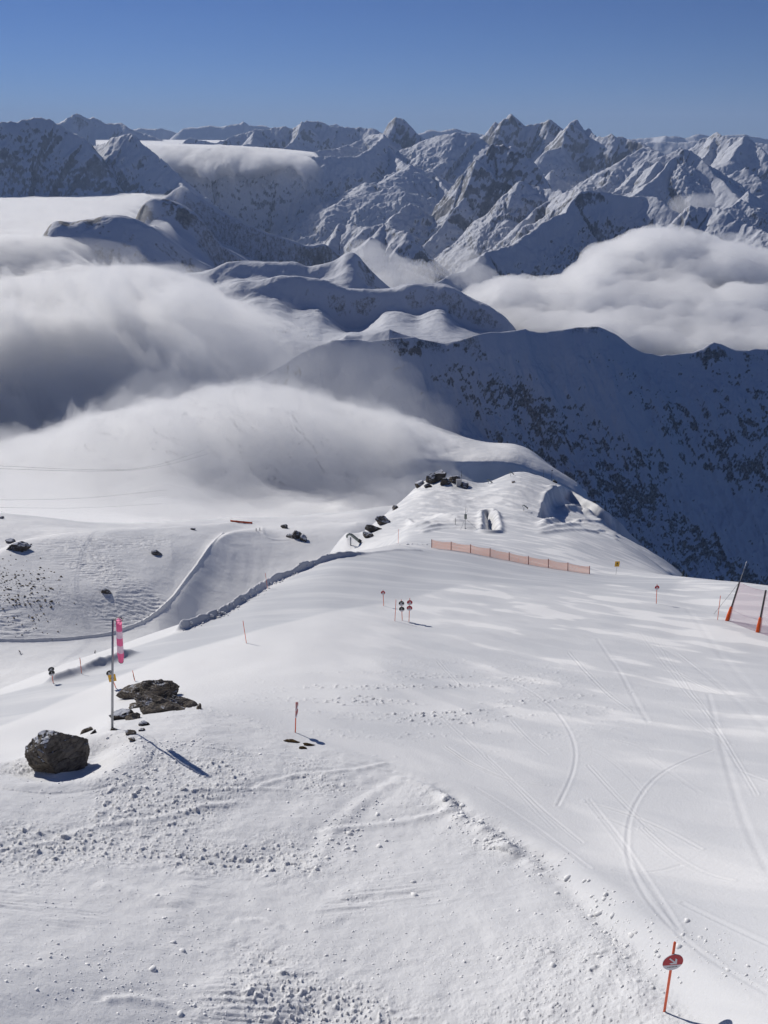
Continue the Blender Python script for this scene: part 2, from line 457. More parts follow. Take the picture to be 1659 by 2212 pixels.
# ski and snowcat tracks on the piste
def groove(uv, w, dpt, side=0.5):
    stamp(G, uv, w*4, lambda d, s, sd: .34*(-dpt*np.exp(-(d/w)**2)+dpt*side*np.exp(-((d-1.8*w)/w)**2)))
groove([(1540,1620),(1440,1660),(1395,1700),(1360,1760),(1352,1830),(1365,1880),(1400,1950),(1450,2010),(1530,2075),(1659,2150)], 0.06, 0.035, .8)
groove([(955,1465),(1040,1462),(1110,1475),(1160,1500),(1215,1550),(1245,1610),(1240,1670),(1205,1740)], 0.06, 0.05)
groove([(1200,1380),(1300,1372),(1420,1390),(1540,1460),(1659,1580)], 0.16, 0.03)
groove([(900,1310),(985,1300),(1040,1330),(1060,1370),(1140,1400)], 0.4, 0.02)
groove([(1100,1600),(1180,1680),(1290,1790),(1420,1950),(1560,2090),(1700,2200)], 0.4, 0.025)
groove([(1010,1640),(1100,1720),(1210,1830),(1340,1970),(1480,2110),(1659,2290)], 0.5, 0.04)
groove([(1290,1380),(1340,1450),(1400,1560)], 0.10, 0.04)
groove([(1530,1500),(1560,1620),(1600,1760),(1659,1880)], 0.10, 0.04)
groove([(1480,1310),(1560,1420),(1659,1520)], 0.2, 0.03)
_tr = random.Random(77)
for _ in range(46):                      # faint crossing ski tracks
    u0 = _tr.uniform(880, 1620); v0 = _tr.uniform(1320, 1980); ln_ = _tr.uniform(60, 260); sl_ = _tr.uniform(.1, 1.3); cv = _tr.uniform(-.5, .5)
    uvs = [(u0+t*ln_, v0+ln_*(sl_*t+cv*t*t)) for t in (0, .25, .5, .75, 1)]
    if any(v > 2050 or u > 1690 or v-1700 > (u-1000)*.9 for u, v in uvs): continue
    for off in (0, _tr.uniform(4, 9)):
        groove([(u+off, v) for u, v in uvs], _tr.uniform(.03, .05), _tr.uniform(.02, .06), _tr.uniform(.2, 1.0))
stamp(G, [(1130,1850),(1180,1870),(1300,1980),(1480,2175),(1659,2345),(1850,2560)], 3.0, lambda d, s, sd: -0.16*np.exp(-(d/.40)**2)+.10*np.exp(-((d-.95)/.45)**2)*(sd > 0))
for uv in ([(250,2035),(300,2020),(330,1995)],): pass
# shallow trough behind the boulder, plough marks on the saddle
stamp(G, [(60,1655),(110,1668),(170,1655),(200,1620)], 2.6, lambda d, s, sd: -0.45*np.exp(-(d/.9)**2)+.12*np.exp(-((d-1.9)/.6)**2))
stamp(G, [(1052,1104),(1058,1122),(1062,1140),(1058,1150)], 12, lambda d, s, sd: -2.2*np.exp(-(d/.75)**2)+.5*np.maximum(0, jag(s, 2.5, 5, 1.2))*np.exp(-((d-1.9)/.7)**2), rmin=125)
# cut bank under the skyline shoulder, its face turned from the sun
stamp(G, [(1172,1086),(1176,1070),(1190,1057),(1225,1056),(1262,1070),(1300,1098),(1318,1112)], 40, lambda d, s, sd: np.where(sd < 0, 1, 0)*-4.2*(1-np.exp(-(d/1.6)**2))*np.exp(-(d/20.)**2) + .4*np.maximum(0, jag(s, 5, 8, 1.))*np.exp(-(d/1.0)**2), rmin=215)
stamp(G, [(930,1046),(960,1046),(990,1050)], 24, lambda d, s, sd: 2.6*np.exp(-(d/6.5)**2), rmin=215)
for k, v0 in enumerate((1128, 1134, 1141, 1149)):
    stamp(G, [(1170,v0+4),(1230,v0-4),(1290,v0+2),(1330,v0+18)], 6, lambda d, s, sd: .55*np.maximum(0, jag(s, 5, 30+k, .9))*np.exp(-(d/1.0)**2), rmin=125)
for k, v0 in enumerate((1110, 1117, 1124, 1131, 1137)):
    stamp(G, [(880+9*k,v0+14),(950,v0+4),(1040,v0)], 5, lambda d, s, sd: .5*np.maximum(0, jag(s, 7, 40+k, 1.6))*np.exp(-(d/.8)**2), rmin=125)
stamp(G, [(1190,1052),(1250,1085),(1300,1110),(1345,1145)], 7, lambda d, s, sd: .8*np.maximum(0, jag(s, 6, 50, .9))*np.exp(-(d/1.2)**2), rmin=215)
stamp(G, [(1225,1100),(1262,1103),(1300,1130)], 9, lambda d, s, sd: 1.8*np.maximum(0, jag(s, 5, 51, .9))*np.exp(-(d/2.0)**2), rmin=150)

gx, gy = G.slopes()
steep = np.hypot(gx, gy)
kn_rock = sstep(0.75, 1.3, steep + 0.5*fbm(X, Y, 10.0, 4, 97))*sstep(160, 200, R)
# colour streaks of worn and fresh snow along the piste, plus painted lane shade and slope sunlight
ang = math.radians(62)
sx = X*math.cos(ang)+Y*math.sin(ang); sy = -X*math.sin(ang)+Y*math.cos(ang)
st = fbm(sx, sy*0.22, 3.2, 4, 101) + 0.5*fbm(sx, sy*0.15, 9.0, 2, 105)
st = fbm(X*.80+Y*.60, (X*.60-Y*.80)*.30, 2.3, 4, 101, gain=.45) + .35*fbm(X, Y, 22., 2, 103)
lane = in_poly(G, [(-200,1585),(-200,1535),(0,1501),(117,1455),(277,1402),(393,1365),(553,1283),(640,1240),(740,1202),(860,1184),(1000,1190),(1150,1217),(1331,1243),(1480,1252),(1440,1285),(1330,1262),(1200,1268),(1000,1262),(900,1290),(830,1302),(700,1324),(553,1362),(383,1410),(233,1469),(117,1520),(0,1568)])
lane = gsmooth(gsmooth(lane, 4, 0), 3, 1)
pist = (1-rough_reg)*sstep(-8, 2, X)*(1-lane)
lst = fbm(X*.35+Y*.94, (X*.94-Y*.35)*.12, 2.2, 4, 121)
streak = np.clip(.42 - lane*(.42-.35*sstep(-.2, .4, lst)) + .30*(1-lane)*(1-rough_reg)*sstep(4, -6, X)*sstep(34, 44, R) + .22*fbm(X, Y, 9., 3, 107) + pist*(.62*sstep(.05, .30, st)*sstep(26, 45, R)*sstep(0, 14, X) + .25*sstep(.0, .3, st) - .15*sstep(-.1, -.3, st)) + .2*rough_reg, 0, 1)  # lane greyed for grooming and painted shade; left slope whitened as painted sunlight
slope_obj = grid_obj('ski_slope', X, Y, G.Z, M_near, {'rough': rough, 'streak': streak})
tag(slope_obj, 'bright packed snow slope with groomed piste falling away below the viewpoint', 'snow slope', kind='structure')

# ================================================================ LEFT VALLEY (200 m to 1300 m)
V = Polar(-31, 20, 1050, 195.0, 1350.0, 1400)
vl = [
 [(-300,1700,195),(0,1620,195),(300,1500,195,-158),(560,1400,200,-160),(1659,1300,200,-240)],
 [(-300,1560,225),(0,1525,232),(280,1440,250),(480,1372,290),(560,1335,320),(650,1290,350),(750,1230,380),(900,1200,400,-230),(1659,1300,400,-330)],
 [(-300,1420,286),(0,1410,290),(205,1408,292),(300,1398,300),(382,1375,322),(500,1300,365),(600,1230,410),(750,1185,440),(900,1180,450,-240),(1659,1300,450,-350)],
 [(-300,1386,300),(0,1383,305),(130,1382,308),(240,1371,316),(320,1343,328),(370,1300,346),(400,1262,362),(440,1205,400),(480,1158,440),(520,1152,455),(600,1160,462),(800,1135,480),(950,1120,500,-250),(1659,1300,500,-380)],
 [(-300,1290,338),(0,1270,342),(240,1262,352),(350,1242,368),(420,1195,405),(480,1153,452),(520,1148,480),(600,1140,500),(800,1122,520),(950,1100,540,-255),(1659,1300,540,-390)],
 [(-300,1260,365),(0,1202,375),(30,1178,392),(130,1160,410),(240,1148,428),(420,1140,465),(500,1128,505),(600,1122,560),(700,1113,600),(800,1100,620),(950,1085,640),(1659,1300,640,-400)],
 [(-300,1265,440),(0,1215,460),(130,1172,480),(240,1160,490),(420,1150,510),(500,1136,545),(600,1130,600),(700,1120,640),(800,1110,660),(950,1095,680),(1659,1300,680,-410)],
 [(-300,1110,600),(0,1112,605),(100,1120,615),(200,1131,625),(270,1132,640),(400,1124,665),(600,1118,700),(800,1100,720),(950,1085,735),(1659,1300,740,-410)],
 [(-300,1118,680),(0,1122,690),(270,1140,700),(400,1132,720),(600,1124,750),(800,1106,770),(950,1092,790),(1659,1300,800,-420)],
 [(-300,1100,840),(100,1098,845),(200,1078,850),(300,1057,860),(350,1045,870),(420,1058,890),(470,1088,905),(560,1082,910),(650,1072,920),(700,1078,925),(740,1066,930),(800,1086,930),(900,1060,940),(1000,1040,945),(1200,1085,950),(1659,1300,950,-440)],
 [(-300,1110,960),(0,1100,960),(350,1060,960),(600,1080,980),(740,1075,990),(830,1010,1000),(870,985,1005),(1000,992,1010),(1110,985,1015),(1180,1012,1015),(1260,1060,1015),(1340,1120,1010,-470),(1659,1300,1010,-500)],
 [(-300,1050,1150),(0,1040,1150),(500,1020,1150),(780,960,1130),(850,922,1120),(880,931,1120),(960,948,1120),(1050,961,1120),(1110,959,1120),(1150,975,1110),(1180,1000,1100),(1230,1035,1095),(1290,1080,1090),(1400,1200,1090,-520),(1659,1300,1090,-600)],
 [(-300,1050,1350,-560),(500,1050,1350,-520),(900,1000,1350,-420),(1200,1000,1350,-500),(1659,1300,1350,-800)],
]
loft(V, vl, 0.45)
X, Y, R = V.X, V.Y, V.R
V.Z += 2.2*fbm(X, Y, 90.0, 3, 201)*sstep(240, 420, R) + 0.5*fbm(X, Y, 18.0, 4, 205) + .22*fbm(X*.4+Y*.9, (X*.9-Y*.4)*.3, 5.0, 3, 207, ridged=True)*sstep(440, 520, R)
V.Z -= 420*np.where(R < 1000, sstep(math.radians(1.5), math.radians(6), V.A)*sstep(1000, 930, R), 0) + 500*sstep(math.radians(14), math.radians(17), V.A)
slopeface = in_poly(V, [(-300,1384),(0,1383),(240,1371),(320,1343),(370,1300),(400,1262),(440,1205),(478,1158),(420,1142),(240,1150),(130,1162),(30,1180),(0,1205),(-300,1250)], 200)
slopeface = gsmooth(gsmooth(slopeface, 6, 0), 6, 1)
wx = 6*fbm(X, Y, 25., 2, 212)
ch = fbm((X*.9+Y*.3)*.7+wx, (Y*.9-X*.3)*1.6+wx, 3.6, 4, 211, gain=.6, ridged=True)
V.Z += slopeface*0.62*np.maximum(0, ch-0.1)*sstep(-.2, .4, fbm(X, Y, 45., 2, 215)+.15)
V.Z += 0.35*sstep(600, 640, R)*fbm(X, Y, 12.0, 3, 221)
def vst(uv, w, h, jam=.3, lam=20, seed=1, wd=4, rmin=0):
    stamp(V, uv, w*wd, lambda d, s, sd: h*np.maximum(0, jag(s, lam, seed, jam))*np.exp(-(d/w)**2), rmin=rmin)
kerb = [(-150,1384),(0,1383),(130,1382),(240,1370),(320,1340),(370,1298),(400,1256),(440,1200),(462,1172),(482,1152)]
vst(kerb, .6, .75, .25, 12, 5)
for k, (a, b) in enumerate([((505,1190),(470,1290)),((530,1190),(520,1270)),((560,1195),(545,1280)),((500,1175),(620,1172)),((590,1215),(560,1300))]):
    vst([a, ((a[0]+b[0])//2+4, (a[1]+b[1])//2), b], 1.6, .08, .9, 8, 60+k)
vst([(568,1140),(566,1162),(620,1166)], 1.2, .35, .5, 10, 70)
gx, gy = V.slopes()
rock = sstep(0.6, 1.1, np.hypot(gx, gy)+.5*fbm(X, Y, 20., 3, 231))*0.0
grn = fbm(X, Y, 60.0, 3, 241)
streakv = np.clip(0.72+0.6*grn, 0, 1)
valley_obj = grid_obj('ski_valley', X, Y, V.Z, M_valley, {'rough': np.clip(.5+.5*slopeface, 0, 1), 'streak': streakv})
tag(valley_obj, 'snow valley with groomed pistes and a curved bank, lower left', 'snow valley', kind='structure')
# ================================================================ MOUNTAINS
def peaks(P, ridges, base=-1300.0, warp=0.0, wl=400.0, seed=300, gk=0.5, flat=1.0, steep_k=1.12, L0d=380., ck=.45, jag2=17.):
    X, Y = P.X, P.Y
    if warp:
        Xw = X+warp*fbm(X, Y, wl, 3, seed); Yw = Y+warp*fbm(X, Y, wl, 3, seed+7)
    else: Xw, Yw = X, Y
    H = np.full(X.shape, base, float); DD = np.full(X.shape, 1e4); RK = np.zeros(X.shape)
    for i, rd in enumerate(ridges):
        pp = rd['p']
        if len(pp) <= 5 and not rd.get('keep') and all(b[2] < a[2] for a, b in zip(pp[:-1], pp[1:])) and pp[-1][1]-pp[0][1] > 20:
            du = (pp[-1][0]-pp[0][0])/(pp[-1][1]-pp[0][1])
            if du < -0.22:      # spurs that fall to the left run across the view, their far side in the sun
                rd = dict(rd, p=[(q[0], q[1], pp[0][2]+(q[2]-pp[0][2])*0.45) for q in pp])
            elif du < 0.8: continue
        fl_ = rd.get('flat', flat)
        rm_ = sum(q[2] for q in rd['p'])/len(rd['p'])
        pts = np.array([[*at(p[0], p[1], rm_+(p[2]-rm_)*fl_)] for p in rd['p']])
        # away from the crest the wall follows a smoothed crest line, so small notches and teeth stay at the top
        q_ = np.concatenate([[0], np.cumsum(np.hypot(*np.diff(pts[:, :2], axis=0).T))])
        L0 = rd.get('L0', L0d); ss_ = np.linspace(0, q_[-1], 160); sg_ = min(40., L0*1.1/(q_[-1]/160.+1e-6))
        zs_ = np.interp(q_, ss_, gsmooth(np.interp(ss_, q_, pts[:, 2]), sg_)) if len(pts) > 5 else pts[:, 2]
        pts = np.concatenate([pts, np.minimum(zs_, pts[:, 2]+30)[:, None]], 1)
        s = rd.get('s', 0.8); c = rd.get('c', 25.0)*ck; g = rd.get('g', 60.0); lam = rd.get('lam', 350.0)
        jg = rd.get('j', 17.0)
        zmax = pts[:, 2].max(); reach = (zmax-base)/s*1.6
        az_c = np.arctan2(pts[:,0], pts[:,1]); rr = np.hypot(pts[:,0], pts[:,1])
        da = math.atan2(reach, max(reach*1.01, rr.min()))
        i0, i1 = np.searchsorted(P.az, [az_c.min()-da, az_c.max()+da]); j0, j1 = np.searchsorted(P.r, [rr.min()-reach, rr.max()+reach])
        if i1-i0 < 2 or j1-j0 < 2: continue
        sl = (slice(i0, i1), slice(j0, j1))
        D, S, SD, V_ = seg_field(Xw[sl], Yw[sl], pts)
        zc = V_[1]+(V_[0]-V_[1])*np.exp(-D/L0)
        a = np.where(SD > 0, rd.get('sl', s), rd.get('sr', s))
        e = np.sqrt(D*D+c*c)-c
        drop = a*steep_k*e*(1-0.15*e/(e+1500.0))
        gl_ = fbm(S+0.25*D, D*0.22, lam, 4, seed+11*i+3, ridged=True, gain=.6)
        h = zc - drop + gk*g*(D/(D+260.0))*(gl_-0.25)
        h = h + jg*fbm(X[sl], Y[sl], 160.0, 3, seed+11*i) + rd.get('j', jag2)*.9*fbm(X[sl], Y[sl], 75.0, 3, seed+11*i+5, ridged=True)*np.exp(-D/150.)
        k = h > H[sl]
        H[sl] = np.where(k, h, H[sl]); DD[sl] = np.where(k, D, DD[sl]); RK[sl] = np.where(k, rd.get('rk', 0.0), RK[sl])
    return H, DD, RK

def rockiness(P, RK, lo, hi, lam, seed, amp=.35):
    gx, gy = P.slopes()
    st = np.hypot(gx, gy)
    return np.clip(sstep(lo, hi, st + amp*fbm(P.X, P.Y, lam, 4, seed))*0.75 + RK + 0.16*fbm(P.X, P.Y, lam*2.2, 3, seed+9), 0, 1)

def mk_range(name, label, P, ridges, lo=.85, hi=1.4, mat=None, base=-1300., warp=60., wl=500., seed=300, cut=True, rl=400., amp=.35, fine=(0,100), flat=.7, gk=.5):
    H, DD, RK = peaks(P, ridges, base, warp, wl, seed, flat=flat, gk=gk)
    if fine[0]: H = H + fine[0]*fbm(P.X, P.Y, fine[1], 5, seed+70, ridged=True, gain=.68)*sstep(0, fine[1], DD)
    P.Z = H
    rk = rockiness(P, RK, lo, hi, rl, seed+50, amp)
    keep = (H > base+1) if cut else None
    o = grid_obj(name, P.X, P.Y, P.Z, mat or M_far, {'rock': rk}, keep)
    tag(o, label, 'mountain range', kind='structure')
    return o

# --- farthest crests, 15 to 26 km
P = Polar(-25, 25, 900, 12500, 30000, 300)
mk_range('far_mountain_range', 'farthest pale blue crests along the horizon', P, [
 dict(p=[(-60,262,15000),(0,267,15000),(60,272,15000),(123,267,14500),(140,254,14500),(160,245,14500),(187,255,14500),(200,254,14500),(227,267,14300),(257,265,14300),(277,277,14000),(317,290,13800),(350,303,13500)], s=.85, g=120),
 dict(p=[(280,282,22000),(300,277,22000),(330,279,22000),(345,276,22000),(390,288,22000),(396,278,21000),(450,272,21000),(480,274,21000),(500,270,21000),(518,268,21000),(528,261,21000),(540,270,21000),(575,272,21000),(600,280,21000),(660,278,21000),(730,268,22000),(745,277,22000),(780,276,22000),(830,288,22000)], s=.8, g=120),
 dict(p=[(900,290,19000),(933,281,19000),(955,284,19000),(980,279,19000),(1013,285,19000),(1060,295,19000)], s=.9, g=120),
 dict(p=[(1300,300,20000),(1373,301,20000),(1416,297,20000),(1440,293,19500),(1480,297,19500),(1510,290,19500),(1550,296,20000),(1580,291,20000),(1606,291,20000),(1659,302,21000),(1760,300,21000)], s=.8, g=120),
 dict(p=[(1360,312,15500),(1420,306,15500),(1470,308,15500),(1530,304,15500),(1659,312,15500)], s=.6, g=80),
], lo=.95, hi=1.4, warp=80, wl=700, seed=300)

# --- main range, 7 to 14 km
P = Polar(-25, 25, 1050, 5200, 15500, 900)
mk_range('high_mountain_range', 'rugged snowy main range with dark pyramids below the sky', P, [
 # left massif
 dict(p=[(-120,290,9500),(0,268,9300),(20,264,9300),(60,258,9200),(90,256,9100),(110,259,9000),(125,270,8900),(150,283,8600),(185,303,8200),(200,322,7900),(213,334,7700),(232,380,7300),(253,424,6900)], s=1.05, g=130, lam=420, rk=.12, flat=.3),
 dict(p=[(90,256,9100),(60,330,8400),(40,400,7800),(60,470,7200)], s=.8, g=120, rk=.1),
 dict(p=[(0,268,9300),(-40,340,8300),(-60,420,7600)], s=.8, g=120, rk=.1),
 dict(p=[(150,283,8800),(130,350,8100),(120,420,7500)], s=.9, g=140, rk=.15),
 dict(p=[(200,318,9300),(233,313,8900),(253,299,8700),(268,292,8650),(281,289,8600),(293,296,8500),(308,311,8400),(327,327,8250),(357,357,8000),(397,390,7700),(405,406,7500),(440,440,7200)], s=1.0, g=150, lam=380, rk=.12),
 dict(p=[(281,289,8100),(262,350,7600),(250,400,7200),(260,450,6800)], s=.9, g=140, rk=.12),
 dict(p=[(327,327,7900),(320,380,7300),(330,430,6900)], s=.9, g=100, rk=.1),
 # back crest centre left
 dict(p=[(380,315,12500),(410,300,12600),(467,312,12500),(500,298,12600),(553,284,12500),(585,280,12500),(610,273,12400),(633,281,12400),(656,264,12300),(676,262,12300),(696,268,12300),(710,275,12300),(740,276,12400),(770,278,12400),(803,278,12200),(825,292,12000)], s=1.0, g=160, lam=450, rk=.12, j=25),
 dict(p=[(656,264,12300),(640,300,11600),(610,330,11000)], s=.9, g=120, rk=.12),
 dict(p=[(740,276,12400),(730,310,11500)], s=.8, g=100, rk=.1),
 dict(p=[(553,284,12500),(540,310,11700),(470,330,11000)], s=.8, g=100, rk=.1),
 # wall under the cloud fall
 dict(p=[(370,352,9200),(420,340,9400),(455,322,9500),(480,345,9400),(520,340,9500),(600,338,9500),(700,340,9300),(770,340,9500),(829,300,10500)], s=.95, g=160, lam=600),
 dict(p=[(455,322,9500),(470,420,8300),(500,500,7300)], s=.7, g=100),
 dict(p=[(520,330,9400),(540,420,8200)], s=.7, g=80),
 # pyramid and its spurs
 dict(p=[(800,292,11600),(826,290,11200),(831,278,11150),(836,269,11100),(846,257,11050),(853,254,11000),(861,255,11000),(870,259,10950),(886,273,10900),(903,293,10800),(930,305,10500)], s=1.15, g=120, rk=.14, j=14, c=15),
 dict(p=[(853,254,11000),(850,290,10600),(845,330,10000)], s=1.1, g=100, rk=.15),
 dict(p=[(829,292,11100),(830,303,10700),(818,318,10400),(806,333,10100),(786,360,9700),(770,374,9500),(740,410,9000)], s=.8, sl=.62, sr=.95, g=60, lam=300),
 dict(p=[(829,292,11100),(780,305,11100),(740,318,10800),(700,326,10500),(655,340,10300)], s=.6, g=50),
 dict(p=[(829,300,10900),(853,340,10000),(870,352,9600),(886,358,9300),(893,372,9000),(905,400,8500)], s=.85, g=50),
 dict(p=[(886,358,9300),(870,372,9050),(853,385,8850),(830,396,8700),(793,397,8700),(786,408,8500)], s=.5, g=40, c=60),
 dict(p=[(893,372,9100),(870,400,8500),(853,425,8150),(845,440,7900)], s=.7, sl=.5, sr=.95, g=60),
 dict(p=[(853,400,8500),(800,420,8300),(760,430,8200),(726,441,8000)], s=.6, g=60),
 dict(p=[(946,382,9200),(935,400,8800),(920,420,8400),(905,440,8000)], s=.9, sl=.6, g=60, c=12),
 dict(p=[(946,382,9200),(960,400,8900),(985,430,8500)], s=.9, g=60, c=12),
 # dome
 dict(p=[(880,322,10300),(905,308,10300),(920,302,10200),(953,294,10100),(986,289,10000),(1000,290,10000),(1020,293,9950),(1040,303,9900),(1060,318,9700)], s=.7, g=50, c=80, lam=700),
 dict(p=[(920,302,10200),(915,330,9700),(918,350,9300)], s=.6, g=40),
 # triple-topped crags
 dict(p=[(1040,300,11000),(1060,290,10800),(1072,264,10600),(1078,268,10600),(1086,260,10500),(1096,256,10500),(1104,248,10500),(1110,255,10500),(1118,271,10500),(1128,276,10500),(1143,270,10500),(1170,267,10500),(1180,263,10450),(1190,260,10400),(1200,266,10400),(1214,279,10300),(1213,288,10000),(1222,276,9900),(1236,264,9800),(1248,263,9800),(1255,278,9700),(1263,285,9700),(1269,279,9700),(1276,288,9600),(1288,297,9500),(1306,299,9400),(1323,290,9400),(1335,297,9300),(1346,298,9300),(1370,303,9200),(1393,312,9100),(1423,332,8800)], s=1.15, g=170, rk=.14, j=18, c=14, lam=300),
 dict(p=[(1104,248,10500),(1095,280,10100),(1080,310,9700)], s=1.0, g=100, rk=.2),
 dict(p=[(1190,260,10400),(1185,290,9900),(1170,320,9400)], s=.9, g=100, rk=.12),
 dict(p=[(1236,264,9800),(1222,290,9500),(1212,318,9100),(1180,328,9000)], s=1.0, g=60, rk=.15),
 dict(p=[(1269,279,9700),(1290,310,9100),(1300,340,8600)], s=.95, g=80, rk=.15),
 dict(p=[(1323,290,9400),(1325,320,8900),(1330,350,8500)], s=.9, g=80, rk=.15),
 dict(p=[(1394,320,8600),(1375,332,8400),(1353,347,8200),(1340,352,8100)], s=.6, g=50),
 dict(p=[(1394,320,8600),(1420,332,8400)], s=.7, g=40),
 dict(p=[(1323,374,8300),(1308,390,8000),(1298,400,7900)], s=.8, g=60),
 dict(p=[(1191,373,8700),(1187,390,8500)], s=.7, g=30),
 # far right crags
 dict(p=[(1480,330,10800),(1500,315,10600),(1513,301,10500),(1530,297,10500),(1550,287,10400),(1563,295,10300),(1583,302,10200),(1597,299,10100),(1606,296,10000),(1614,297,9900),(1622,309,9800),(1640,320,9700),(1659,330,9600),(1740,345,9500)], s=1.0, g=170, rk=.16, j=20, c=14, lam=320),
 dict(p=[(1550,287,10400),(1535,320,9800),(1520,345,9300)], s=.9, g=90, rk=.15),
 dict(p=[(1583,302,10200),(1565,330,9700),(1555,350,9300)], s=.8, g=80, rk=.1),
 dict(p=[(1606,296,10000),(1590,320,9600),(1575,342,9200)], s=.8, g=80),
 dict(p=[(1622,309,9800),(1640,345,9300),(1659,380,8800)], s=.8, g=80),
], lo=1.1, hi=1.7, warp=60, wl=450, seed=400, fine=(62,280), gk=.8)

# --- nearer mountains, 4 to 9 km
P = Polar(-6, 25, 850, 3300, 9300, 900)
mk_range('snowy_mountain_range', 'nearer blue-shaded snowy mountains and ridges right of centre', P, [
 # dark triangular peak
 dict(p=[(975,450,6600),(983,420,6700),(1000,384,6800),(1015,362,6850),(1033,347,6900),(1050,328,6950),(1060,312,7000),(1074,315,7000),(1106,317,6950),(1126,330,6900),(1150,354,6800),(1173,384,6700),(1185,405,6600),(1215,440,6400)], s=1.1, g=110, rk=.16, c=12, lam=350),
 dict(p=[(1060,312,7000),(1062,370,6500),(1050,430,6000),(1030,500,5500)], s=1.1, g=120, rk=.16),
 dict(p=[(1106,317,6950),(1120,390,6300),(1105,460,5800),(1080,520,5400)], s=1.0, g=120, rk=.18),
 dict(p=[(1033,347,6900),(1000,430,6300),(960,480,5900),(920,530,5500)], s=1.0, g=120, rk=.15),
 dict(p=[(1126,393,6200),(1112,420,6000),(1095,470,5700)], s=.9, sl=.6, g=60),
 dict(p=[(1131,394,6250),(1160,410,6200),(1200,415,6100),(1206,410,6100),(1215,420,6000)], s=.9, g=80, rk=.1),
 # lower crags in the haze
 dict(p=[(886,440,6900),(860,465,6500),(835,485,6200),(822,500,5900),(805,515,5700)], s=.85, sl=.6, g=80, rk=.05),
 dict(p=[(740,487,5200),(757,485,5200),(775,490,5100),(800,495,5000),(830,485,5000),(845,490,4900),(880,510,4700)], s=1.0, g=110, rk=.2, lam=260),
 dict(p=[(740,487,5200),(725,510,4900),(708,535,4600)], s=.9, sl=.6, g=60),
 dict(p=[(830,488,5000),(815,505,4800),(803,518,4600)], s=.8, g=50),
 # long ridge rising to the right
 dict(p=[(900,630,4000),(926,617,4050),(970,597,4200),(1003,588,4350),(1020,574,4500),(1035,557,4600),(1046,545,4700),(1075,540,4750),(1106,531,4800),(1146,507,4950),(1173,490,5050),(1200,472,5150),(1223,456,5250),(1240,431,5350),(1256,413,5400),(1273,414,5450),(1306,417,5500),(1353,427,5500),(1390,424,5500),(1420,427,5450),(1440,440,5400),(1452,450,5350),(1480,462,5300),(1500,500,5200)], s=.95, sl=.75, g=70, c=18, lam=240, rk=.06, j=8),
 dict(p=[(1256,413,5400),(1200,428,5800),(1160,455,5750),(1140,480,5600)], s=.9, g=60, rk=.15),
 dict(p=[(1256,413,5400),(1230,520,4700),(1200,600,4300)], s=.75, g=50),
 dict(p=[(1353,427,5500),(1340,520,4800),(1320,600,4400)], s=.75, g=60),
 dict(p=[(1420,427,5450),(1430,520,4800),(1430,600,4300)], s=.8, g=60, rk=.05),
 # right hand nearer summit
 dict(p=[(1452,490,5000),(1473,463,5050),(1483,462,5050),(1490,452,5100),(1503,450,5100),(1513,448,5100),(1540,453,5100),(1573,462,5000),(1606,483,4900),(1635,498,4800),(1659,508,4700),(1760,530,4500)], s=.9, g=60, c=30, rk=.02, lam=260),
 dict(p=[(1498,452,5100),(1488,480,4800),(1475,513,4550),(1465,540,4350)], s=1.0, sl=.7, g=120, lam=140, rk=.05, c=8),
 dict(p=[(1540,453,5100),(1560,530,4500),(1580,600,4200)], s=.75, g=40),
 # big right pyramid
 dict(p=[(1360,430,6700),(1366,427,6750),(1393,403,7000),(1420,380,7200),(1440,357,7350),(1456,338,7450),(1473,321,7500),(1490,327,7500),(1506,338,7450),(1525,355,7350),(1540,370,7250),(1550,382,7200),(1575,405,7000),(1593,430,6800),(1620,445,6700),(1659,470,6500),(1740,500,6400)], s=.85, sl=.62, sr=.9, g=60, c=14, lam=300, j=8),
 dict(p=[(1473,321,7500),(1440,337,7450),(1400,350,7350),(1373,378,7100),(1355,400,6900)], s=.8, sl=.6, g=70, c=12, lam=200),
 dict(p=[(1420,350,7350),(1395,385,7000),(1370,415,6750)], s=.8, sl=.6, g=60, c=8),
 dict(p=[(1465,340,7400),(1460,370,7000),(1456,398,6650)], s=.9, sl=.7, g=50, c=6),
 dict(p=[(1550,382,7200),(1552,400,6950),(1545,430,6500),(1535,455,6200)], s=.95, sl=.75, g=60, c=8),
 dict(p=[(1596,433,6500),(1580,445,6350),(1560,455,6250)], s=.8, sl=.55, g=50, c=8),
 dict(p=[(1617,415,6900),(1613,440,6500),(1604,455,6300)], s=.9, sl=.7, g=40, c=8),
 dict(p=[(1590,372,8200),(1610,364,8200),(1625,375,8100),(1640,390,8000),(1659,408,7900),(1740,430,7800)], s=.8, sl=.65, g=70, c=12, rk=.05),
 dict(p=[(1610,364,8200),(1615,395,7700),(1612,410,7500)], s=.8, sl=.6, g=50, c=8),
 dict(p=[(1645,397,7900),(1650,425,7500),(1655,440,7300)], s=.8, sl=.6, g=50, c=8),
], lo=1.1, hi=1.7, warp=45, wl=300, seed=600, rl=220, fine=(42,190), gk=.75)

